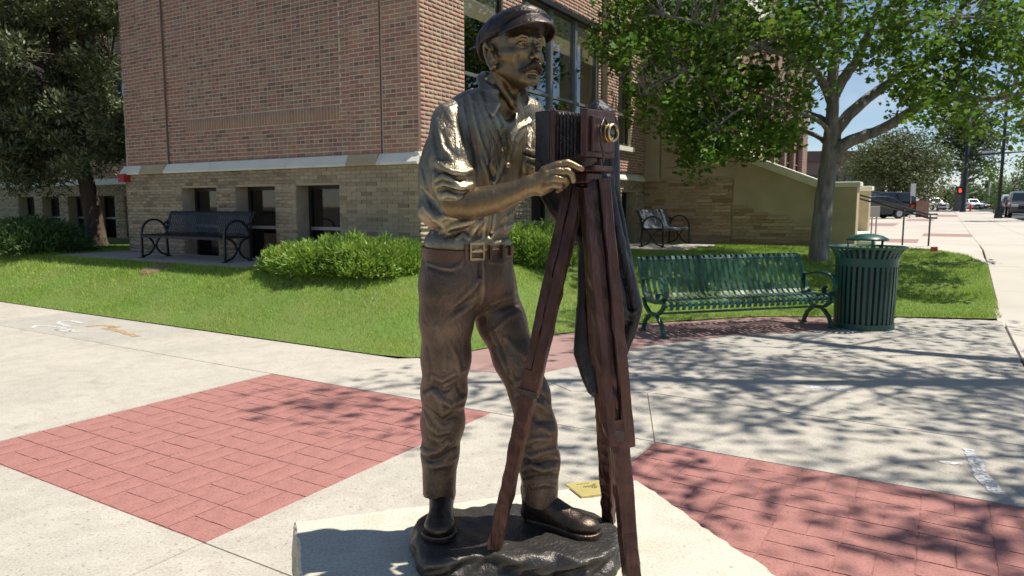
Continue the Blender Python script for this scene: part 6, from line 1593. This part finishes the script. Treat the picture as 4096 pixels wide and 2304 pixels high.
tr_rid = [
    ([(1075, 665), (1110, 676), (1135, 678), (1158, 668), (1168, 648)], .005, .0035), ([(1078, 672), (1112, 684), (1140, 686)], .005, -.003), ([(1232, 660), (1260, 664), (1288, 650)], .005, .003),
    ([(1214, 655), (1216, 700), (1217, 735), (1212, 762)], .008, .006), ([(1206, 655), (1207, 700), (1205, 740)], .006, -.005),
    ([(1150, 765), (1170, 745), (1192, 725), (1206, 705)], .012, .007), ([(1140, 800), (1165, 785), (1190, 768)], .012, .007), ([(1145, 780), (1168, 765), (1192, 748)], .010, -.006),
    ([(1240, 765), (1268, 750), (1300, 738)], .012, .006), ([(1232, 785), (1265, 775), (1305, 765)], .010, -.006), ([(1245, 830), (1280, 800), (1312, 785)], .010, .005),
    ([(1064, 966), (1085, 945), (1112, 958), (1140, 942), (1170, 932)], .010, .007), ([(1066, 984), (1092, 968), (1118, 984), (1150, 966)], .009, -.008), ([(1070, 1000), (1088, 985), (1112, 1008), (1135, 1022), (1168, 1000)], .011, .009),
    ([(1090, 985), (1108, 1012), (1112, 1046)], .009, .007), ([(1112, 1046), (1135, 1030), (1166, 1022)], .009, .007), ([(1074, 1022), (1096, 1046), (1120, 1066), (1150, 1052)], .010, -.008), ([(1068, 1036), (1080, 1070), (1102, 1092), (1128, 1086)], .011, .006),
    ([(1150, 972), (1160, 990), (1172, 992)], .009, -.006), ([(1060, 1128), (1078, 1140), (1100, 1136), (1128, 1116)], .012, .009), ([(1060, 1146), (1082, 1160), (1108, 1156), (1146, 1126)], .010, -.009), ([(1066, 1168), (1092, 1176), (1122, 1170), (1150, 1150)], .010, .006),
    ([(1085, 1100), (1105, 1112), (1112, 1132)], .010, .005), ([(1100, 820), (1115, 880), (1118, 930)], .014, .004), ([(1130, 860), (1150, 905), (1158, 945)], .010, .005), ([(1075, 870), (1082, 920), (1080, 955)], .010, -.004),
    ([(1288, 972), (1318, 955), (1352, 960)], .012, .005), ([(1298, 1000), (1330, 984), (1360, 992), (1382, 1012)], .010, -.007), ([(1304, 1024), (1335, 1008), (1364, 1020), (1388, 1040)], .011, .008), ([(1330, 1040), (1352, 1058), (1392, 1062)], .010, -.005),
    ([(1360, 1075), (1382, 1086), (1404, 1080)], .011, .006), ([(1318, 1120), (1345, 1104), (1385, 1104)], .011, .005), ([(1312, 1136), (1335, 1150), (1372, 1136), (1408, 1128)], .011, .008), ([(1314, 1158), (1340, 1168), (1378, 1158), (1408, 1160)], .010, -.009),
    ([(1312, 1186), (1336, 1172), (1366, 1184), (1412, 1172)], .012, .009), ([(1318, 1208), (1350, 1202), (1402, 1196)], .009, -.007), ([(1340, 1226), (1368, 1218), (1398, 1222)], .009, .005), ([(1270, 850), (1300, 880), (1330, 900)], .014, .004), ([(1250, 880), (1275, 930), (1295, 960)], .010, .005), ([(1240, 840), (1262, 890), (1280, 940)], .009, -.004)]
trous = Folds(trous0, [(p_, r_ * .95, h_ * .82) for p_, r_, h_ in tr_rid], .009)
sdf_obj('trousers', trous, (-.42, 2.26, .44), (.26, 2.72, 1.48), .0042, M['b_trousers'], figure)

# ---------------------------------------------------------------- belt and buckle
zb_ = float(P_(1178, 632, 2.47)[2])
bc = P_(1177, 640, 2.47)
mb = MB(); pts = []
n = 56
for k in range(n):
    an = 2 * math.pi * k / n; pts.append(bc * npv((1, 1, 0)) + RT * (.1690 * math.cos(an)) + FW * (.1300 * math.sin(an)) + UP * (zb_ - .008 * math.sin(an) - .004 * math.cos(an)))
vs = []; fs = []
for k, p in enumerate(pts):
    rad = (p - bc) * npv((1, 1, 0)); rad /= np.linalg.norm(rad)
    for dz, o in ((-.021, .0), (-.019, .0055), (.019, .0055), (.021, .0)): vs.append(Vector(p + rad * o + UP * dz))
for k in range(n):
    for j in range(4): fs.append((k * 4 + j, k * 4 + (j + 1) % 4, ((k + 1) % n) * 4 + (j + 1) % 4, ((k + 1) % n) * 4 + j))
mb.add(vs, fs); spart(mb, 'belt', M['b_belt'], figure, smooth=False)
def beltf(P): return ell(P, bc * npv((1, 1, 0)) + UP * zb_, (.1735, .1345, .9), np.stack([RT, FW, UP]))
kb, kn = trace(beltf, [(1199, 633), (1232, 634), (1262, 633), (1284, 630), (1172, 634)])
def on_belt(i, w, h, t, name, m, hollow=False):
    n_ = Vector(kn[i]); x = Vector((0, 0, 1)).cross(n_).normalized(); r = Matrix((x, n_, Vector((0, 0, 1)))).transposed(); c = Vector(kb[i]) + n_ * .004
    mb = MB()
    if hollow:
        for s in (-1, 1): mb.box(c + x * s * w / 2, (.007, t, h), r); mb.box(c + Vector((0, 0, s * h / 2)), (w + .007, t, .007), r)
        mb.box(c + n_ * .003, (w, .005, .006), r)
    else: mb.box(c, (w, t, h), r)
    spart(mb, name, m, figure, bevel=.0015)
on_belt(0, .046, .050, .010, 'buckle', M['b_buckle'], True)
for i, w in ((1, .010), (2, .011)): on_belt(i, w, .048, .012, 'belt_loop', M['b_belt'])
on_belt(4, .012, .050, .010, 'belt_loop', M['b_belt']); on_belt(3, .030, .034, .008, 'belt_tip', M['b_belt'])

# ---------------------------------------------------------------- boots
def boot(hx, hy, tx, ty, ankle, side):
    H, T_ = npv((hx, hy, 0)), npv((tx, ty, 0)); d_ = (T_ - H); Ln = float(np.linalg.norm(d_)); d_ /= Ln; s_ = npv((-d_[1], d_[0], 0))
    A = lambda f, s, z: H + d_ * (f * Ln) + s_ * s + UP * (ZB + z)
    def f(P):
        d = chain(P, [ankle, A(.10, 0, .125), A(.12, 0, .075), A(.10, 0, .048)], [.054, .047, .043, .038], .01)
        d = smin(d, chain(P, [A(.14, 0, .085), A(.38, 0, .064), A(.62, 0, .042)], [.044, .044, .040]), .025)
        d = smin(d, ell(P, A(.76, 0, .036), (.25 * Ln, .053, .035), np.stack([d_, s_, UP])), .02)
        d = smin(d, cap(P, A(.05, 0, .036), A(.6, 0, .032), .036, .038), .02)
        d = smax(d, -(P[:, 2] - (ZB + .016)), .003)
        # toe-cap seam, tongue, laces
        seam = chain(P, [A(.66, -.050, .02), A(.68, -.034, .058), A(.69, 0, .068), A(.68, .034, .058), A(.66, .050, .02)], [.0022] * 5); d = smax(d, -seam, .003)
        for k in range(5):
            f0 = .20 + .085 * k; z0 = .128 - .0135 * k if k else .135
            d = smin(d, chain(P, [A(f0 - .01, -.028, z0 - .016), A(f0, 0, z0), A(f0 + .02, .028, z0 - .018)], [.0032] * 3), .002)
            d = smin(d, chain(P, [A(f0 + .02, -.028, z0 - .018), A(f0 + .01, 0, z0 - .001), A(f0 - .01, .028, z0 - .016)], [.0030] * 3), .002)
        # sole with welt: flattened outline
        q = P.copy(); zz = q[:, 2] - (ZB + .010); q2 = q.copy(); q2[:, 2] = 0
        o = np.minimum(cap(q2, H + d_ * .035, H + d_ * (.45 * Ln), .042, .040), cap(q2, H + d_ * (.45 * Ln), H + d_ * (Ln - .052), .042, .062)); sole = smax(o, np.abs(zz) - .012, .004)
        d = np.minimum(d, sole)
        return d + wrinkle(P, .0007, 70)
    lo = np.minimum(np.minimum(H, T_), ankle * npv((1, 1, 0))) - npv((.09, .09, 0)) + UP * (ZB - .01); hi = np.maximum(np.maximum(H, T_), ankle * npv((1, 1, 0))) + npv((.09, .09, 0)) + UP * (float(ankle[2]) + .06)
    sdf_obj('boot', f, lo, hi, .0030, M['b_boot'], figure)
boot(-.262, 2.60, -.252, 2.325, P_(1103, 1215, 2.53), 0); boot(.055, 2.505, .300, 2.365, P_(1357, 1230, 2.475), 1)

# ---------------------------------------------------------------- bronze ground
bp = [(1035, 1345), (1048, 1300), (1085, 1283), (1180, 1272), (1300, 1264), (1420, 1272), (1500, 1288), (1555, 1322), (1562, 1360), (1545, 1392), (1480, 1412), (1400, 1398), (1310, 1404), (1220, 1396), (1130, 1412), (1068, 1408), (1048, 1380)]
BPG = np.array([tuple(GV(x, y, ZB))[:2] for x, y in bp], dtype=F32)
def poly2d(P, poly):
    d = np.full(len(P), 1e9, F32); ins = np.zeros(len(P), bool); n = len(poly)
    for i in range(n):
        a, b = poly[i], poly[(i + 1) % n]; e = b - a; w = P - a; h = np.clip(w @ e / (e @ e), 0, 1); d = np.minimum(d, np.linalg.norm(w - h[:, None] * e, axis=1))
        c = ((a[1] > P[:, 1]) != (b[1] > P[:, 1])) & (P[:, 0] < (b[0] - a[0]) * (P[:, 1] - a[1]) / (b[1] - a[1] + 1e-12) + a[0]); ins ^= c
    return np.where(ins, -d, d)
def groundf(P):
    x, y, z = P.T; w = .010 * np.sin(x * 31 + 2 * np.sin(y * 17)) * np.sin(y * 27 + z * 30) + .006 * np.sin(x * 63 + y * 40 + 3 * np.sin(z * 60)) + .012 * np.sin(z * 75 + 2 * np.sin(x * 14))
    d = poly2d(P[:, :2], BPG) + w * .6 + .10 * (z - ZB + .03)
    top = ZB + .002 + .0035 * np.sin(x * 23 + 1.5 * np.sin(y * 19)) * np.sin(y * 21) + .0015 * np.sin(x * 70 + y * 55)
    return smax(smax(d, z - top, .018), (ZS - .006) - z, .004)
sdf_obj('ground_mound', groundf, (-.42, 1.90, ZS - .02), (.55, 2.72, ZB + .03), .0050, M['b_base'], statue)

# ---------------------------------------------------------------- view camera
LD = Vector((.735, -.678, 0)).normalized(); SD = Vector((-.678, -.735, 0)).normalized(); Z = Vector((0, 0, 1)); RM = Matrix((LD, SD, Z)).transposed()
C0 = PV(1450, 346, 2.295)
def cb(mb, l, s, z, dl, ds, dz): mb.box(C0 + LD * l + SD * s + Z * z, (dl, ds, dz), RM)
mb = MB(); cb(mb, -.072, 0, -.016, .062, .168, .196); rear = spart(mb, 'view_camera', M['b_dark'], statue, bevel=.006); rear['label'] = 'bellows camera body of the bronze photographer'
mb = MB(); cb(mb, -.030, 0, -.014, .022, .172, .190); spart(mb, 'rear_frame', M['b_wood'], rear, bevel=.004)
mb = MB(); nB = 7; vs = []; fs = []                  # pleated bellows
prof = []
for i in range(nB * 2 + 1):
    t = i / (nB * 2); prof.append((-.018 + .088 * t, lerp(.076, .066, t) - (.0105 if i % 2 else 0), lerp(.086, .062, t) - (.0105 if i % 2 else 0), lerp(-.010, .002, t)))
for l, s, z, zc in prof:
    for a, b in ((-1, -1), (1, -1), (1, 1), (-1, 1)): vs.append(C0 + LD * l + SD * (s * a) + Z * (z * b + zc))
for i in range(len(prof) - 1):
    for k in range(4): fs.append((i * 4 + k, i * 4 + (k + 1) % 4, (i + 1) * 4 + (k + 1) % 4, (i + 1) * 4 + k))
mb.add(vs, fs); spart(mb, 'bellows', M['b_dark'], rear)
mb = MB(); cb(mb, .083, 0, .004, .026, .150, .144); spart(mb, 'front_standard', M['b_wood'], rear, bevel=.005)
mb = MB(); cb(mb, .100, 0, .002, .014, .118, .106); lb_ = spart(mb, 'lens_board', M['b_wood'], rear, bevel=.004)
lc = C0 + LD * .107 + Z * .008 - SD * .022
mb = MB()
def lath(mb, prof, c, ax, seg=26):
    r = Matrix((ax.orthogonal().normalized(), ax.cross(ax.orthogonal().normalized()), ax)).transposed(); vs = []; fs = []; n = len(prof)
    for rr, z in prof:
        for k in range(seg): an = 2 * math.pi * k / seg; vs.append(c + r @ Vector((rr * math.cos(an), rr * math.sin(an), z)))
    for i in range(n - 1):
        for k in range(seg): fs.append((i * seg + k, i * seg + (k + 1) % seg, (i + 1) * seg + (k + 1) % seg, (i + 1) * seg + k))
    mb.add(vs, fs)
lath(mb, [(.0285, 0), (.0285, .006), (.0255, .008), (.0255, .012), (.0285, .014), (.0285, .019), (.026, .022), (.0215, .021), (.0205, .016), (.0205, .008)], lc, LD); spart(mb, 'lens_ring', M['b_brass'], rear, smooth=False)
mb = MB(); lath(mb, [(.0, .017), (.010, .0165), (.0185, .0135), (.0205, .0105)], lc, LD); spart(mb, 'lens', M['b_glass'], rear, smooth=True)
mb = MB(); mb.tube([lc - SD * -.0 + SD * .012 + Z * .028 + LD * .004, lc + SD * .040 + Z * .042 + LD * .012, lc + SD * .062 + Z * .010 + LD * .014, lc + SD * .058 - Z * .040 + LD * .016, lc + SD * .046 - Z * .075 + LD * .018, lc + SD * .044 - Z * .092 + LD * .012], .0036, 8); spart(mb, 'shutter_cable', M['b_dark'], rear, smooth=True)
mb = MB(); cb(mb, .030, 0, -.103, .150, .098, .016); spart(mb, 'camera_bed', M['b_wood'], rear, bevel=.005)
mb = MB(); cb(mb, .100, 0, -.101, .016, .104, .018); spart(mb, 'bed_lip', M['b_wood'], rear, bevel=.005)
mb = MB(); cb(mb, .085, -.01, -.083, .014, .014, .03); spart(mb, 'rack_knob', M['b_wood'], rear, bevel=.003)
mb = MB(); cb(mb, .012, 0, -.128, .125, .082, .034); thead = spart(mb, 'tripod_head', M['b_wood'], statue, bevel=.005)

# ---------------------------------------------------------------- tripod legs
FT = {'near': GV(1594, 1492, ZS), 'left': GV(1243, 1382, ZB), 'back': GV(1532, 1309, ZB)}
TOPS = {'near': PV(1493, 452, 2.245), 'left': PV(1446, 470, 2.272), 'back': PV(1492, 465, 2.34)}
AP = Vector((.22, 2.285, 0))
def wavy_bar(mb, p, q, w, h, out, nseg=22, amp=.0026, t0=1.0, t1=1.0):
    p, q = Vector(p), Vector(q); d = (q - p).normalized(); x = d.cross(out).normalized(); y = x.cross(d); vs = []; fs = []
    r = .22
    sec = [(-1, -1 + r), (-1 + r, -1), (1 - r, -1), (1, -1 + r), (1, 1 - r), (1 - r, 1), (-1 + r, 1), (-1, 1 - r)]; ns = len(sec)
    for i in range(nseg + 1):
        t = i / nseg; c = p + (q - p) * t; k = lerp(t0, t1, t)
        for a, b in sec: vs.append(c + x * (a * w / 2 * k + random.uniform(-amp, amp)) + y * (b * h / 2 * k + random.uniform(-amp, amp)))
    for i in range(nseg):
        for k in range(ns): fs.append((i * ns + k, i * ns + (k + 1) % ns, (i + 1) * ns + (k + 1) % ns, (i + 1) * ns + k))
    fs += [tuple(range(ns)), tuple(nseg * ns + k for k in range(ns))]; mb.add(vs, fs)
for nm, fr, wu, wl_ in (('near', .645, .108, .060), ('left', .56, .074, .052), ('back', .60, .085, .052)):
    A_, B_ = TOPS[nm], FT[nm]; d = (B_ - A_); out = Vector((B_.x - AP.x, B_.y - AP.y, 0)).normalized()
    if nm == 'near': out = Vector((.35, -.94, 0))
    if nm == 'left': out = Vector((-.35, -.94, 0))
    j = A_ + d * fr; x = d.normalized().cross(out).normalized()
    mb = MB()
    if nm == 'near':
        wavy_bar(mb, A_ - x * wu * .30, j - x * wu * .27, wu * .42, .042, out, t0=.9, t1=.95); wavy_bar(mb, A_ + x * wu * .31 + d * .02, j + x * wu * .27 - d * .01, wu * .30, .040, out)
        wavy_bar(mb, A_ + x * wu * .06 - out * .010, j + x * wu * .03 - out * .010 - d * .06, wu * .34, .030, out)
    else:
        wavy_bar(mb, A_ - x * wu * .22, j - x * wu * .20, wu * .5, .040, out); wavy_bar(mb, A_ + x * wu * .24, j + x * wu * .22, wu * .42, .034, out); wavy_bar(mb, A_ - out * .008, j - out * .008, wu * .3, .024, out)
    lg = spart(mb, 'tripod_leg', M['b_wood'], thead, smooth=False)
    mb = MB(); wavy_bar(mb, j - d * .07, B_ + Vector((0, 0, -.006)), wl_, .040, out, t0=1.0, t1=.86); spart(mb, 'lower_leg', M['b_wood'], thead)
    mb = MB(); mb.bar(j - d * .012 + out * .022 - x * wu * .5, j - d * .012 + out * .022 + x * wu * .5, .016, .006, out) if nm != 'near' else mb.box(j - d * .035 + out * .022 + x * wu * .10, (.03, .008, .03)); spart(mb, 'leg_clamp', M['b_dark'], thead)

# ---------------------------------------------------------------- dark cloth hanging behind the camera
def cloth0(P):
    d = chain(P, [P_(1488, 292, 2.42), P_(1507, 262, 2.43), P_(1528, 290, 2.43), P_(1536, 380, 2.44), P_(1537, 480, 2.44)], [.020, .016, .026, .026, .028])
    d = smin(d, chain(P, [P_(1500, 300, 2.44), P_(1500, 420, 2.45), P_(1515, 540, 2.45), P_(1540, 680, 2.44)], [.05, .055, .055, .05]), .02)
    d = smin(d, chain(P, [P_(1528, 450, 2.41), P_(1556, 590, 2.40), P_(1588, 720, 2.40), P_(1602, 775, 2.40), P_(1590, 830, 2.41), P_(1572, 885, 2.42)], [.016, .018, .019, .018, .016, .010]), .01)
    d = smin(d, chain(P, [P_(1512, 470, 2.40), P_(1536, 600, 2.395), P_(1562, 740, 2.40), P_(1572, 800, 2.41)], [.014, .017, .020, .018]), .008)
    d = smin(d, chain(P, [P_(1470, 640, 2.43), P_(1468, 780, 2.43), P_(1462, 880, 2.43), P_(1480, 950, 2.43), P_(1492, 985, 2.42)], [.022, .022, .022, .022, .014]), .02)
    d = smin(d, chain(P, [P_(1480, 560, 2.45), P_(1510, 760, 2.44), P_(1535, 850, 2.44), P_(1545, 905, 2.43)], [.03, .032, .028, .018]), .02)
    d = smin(d, chain(P, [P_(1380, 470, 2.45), P_(1398, 520, 2.44), P_(1430, 565, 2.43), P_(1470, 610, 2.43)], [.030, .028, .022, .02]), .03)
    d = smin(d, chain(P, [P_(1400, 400, 2.44), P_(1420, 470, 2.44), P_(1450, 540, 2.44)], [.05, .05, .045]), .03)
    s1 = slab_poly(P, CS, .012, [(0, 1, 9), (1, 2, 9), (2, 8, 9), (2, 3, 8), (3, 7, 8), (3, 4, 7), (4, 6, 7), (4, 5, 6)])
    s2 = slab_poly(P, CS2, .014, [(0, 1, 4), (1, 2, 4), (2, 3, 4)]); s3 = slab_poly(P, CS3, .012, [(0, 1, 5), (1, 2, 5), (2, 4, 5), (2, 3, 4)])
    return smin(smin(smin(d, s1, .015), s2, .015), s3, .015)
CS = [P_(1498, 290, 2.44), P_(1546, 310, 2.44), P_(1550, 480, 2.445), P_(1572, 600, 2.43), P_(1606, 770, 2.41), P_(1566, 890, 2.42), P_(1530, 870, 2.44), P_(1510, 720, 2.45), P_(1495, 560, 2.46), P_(1490, 420, 2.46)]
CS2 = [P_(1462, 780, 2.43), P_(1454, 890, 2.43), P_(1488, 980, 2.43), P_(1512, 930, 2.44), P_(1500, 780, 2.44)]
CS3 = [P_(1368, 490, 2.45), P_(1402, 545, 2.44), P_(1442, 588, 2.43), P_(1490, 600, 2.45), P_(1478, 440, 2.46), P_(1385, 430, 2.46)]
cl_rid = [([(1546, 470), (1572, 590), (1598, 720)], .006, -.005), ([(1520, 480), (1545, 600), (1568, 700)], .006, -.005), ([(1535, 330), (1540, 420), (1545, 480)], .006, .004), ([(1565, 770), (1585, 790), (1608, 780)], .007, .005), ([(1570, 810), (1590, 812)], .007, -.005), ([(1500, 280), (1508, 262), (1520, 280)], .005, .003), ([(1372, 490), (1395, 530), (1430, 575)], .006, .004)]
clothf = Folds(cloth0, cl_rid, .006)
sdf_obj('dark_cloth', lambda P: clothf(P) + wrinkle(P, .0015, 40), (.05, 2.33, .70), (.52, 2.56, 2.02), .0045, M['b_cloth'], statue)
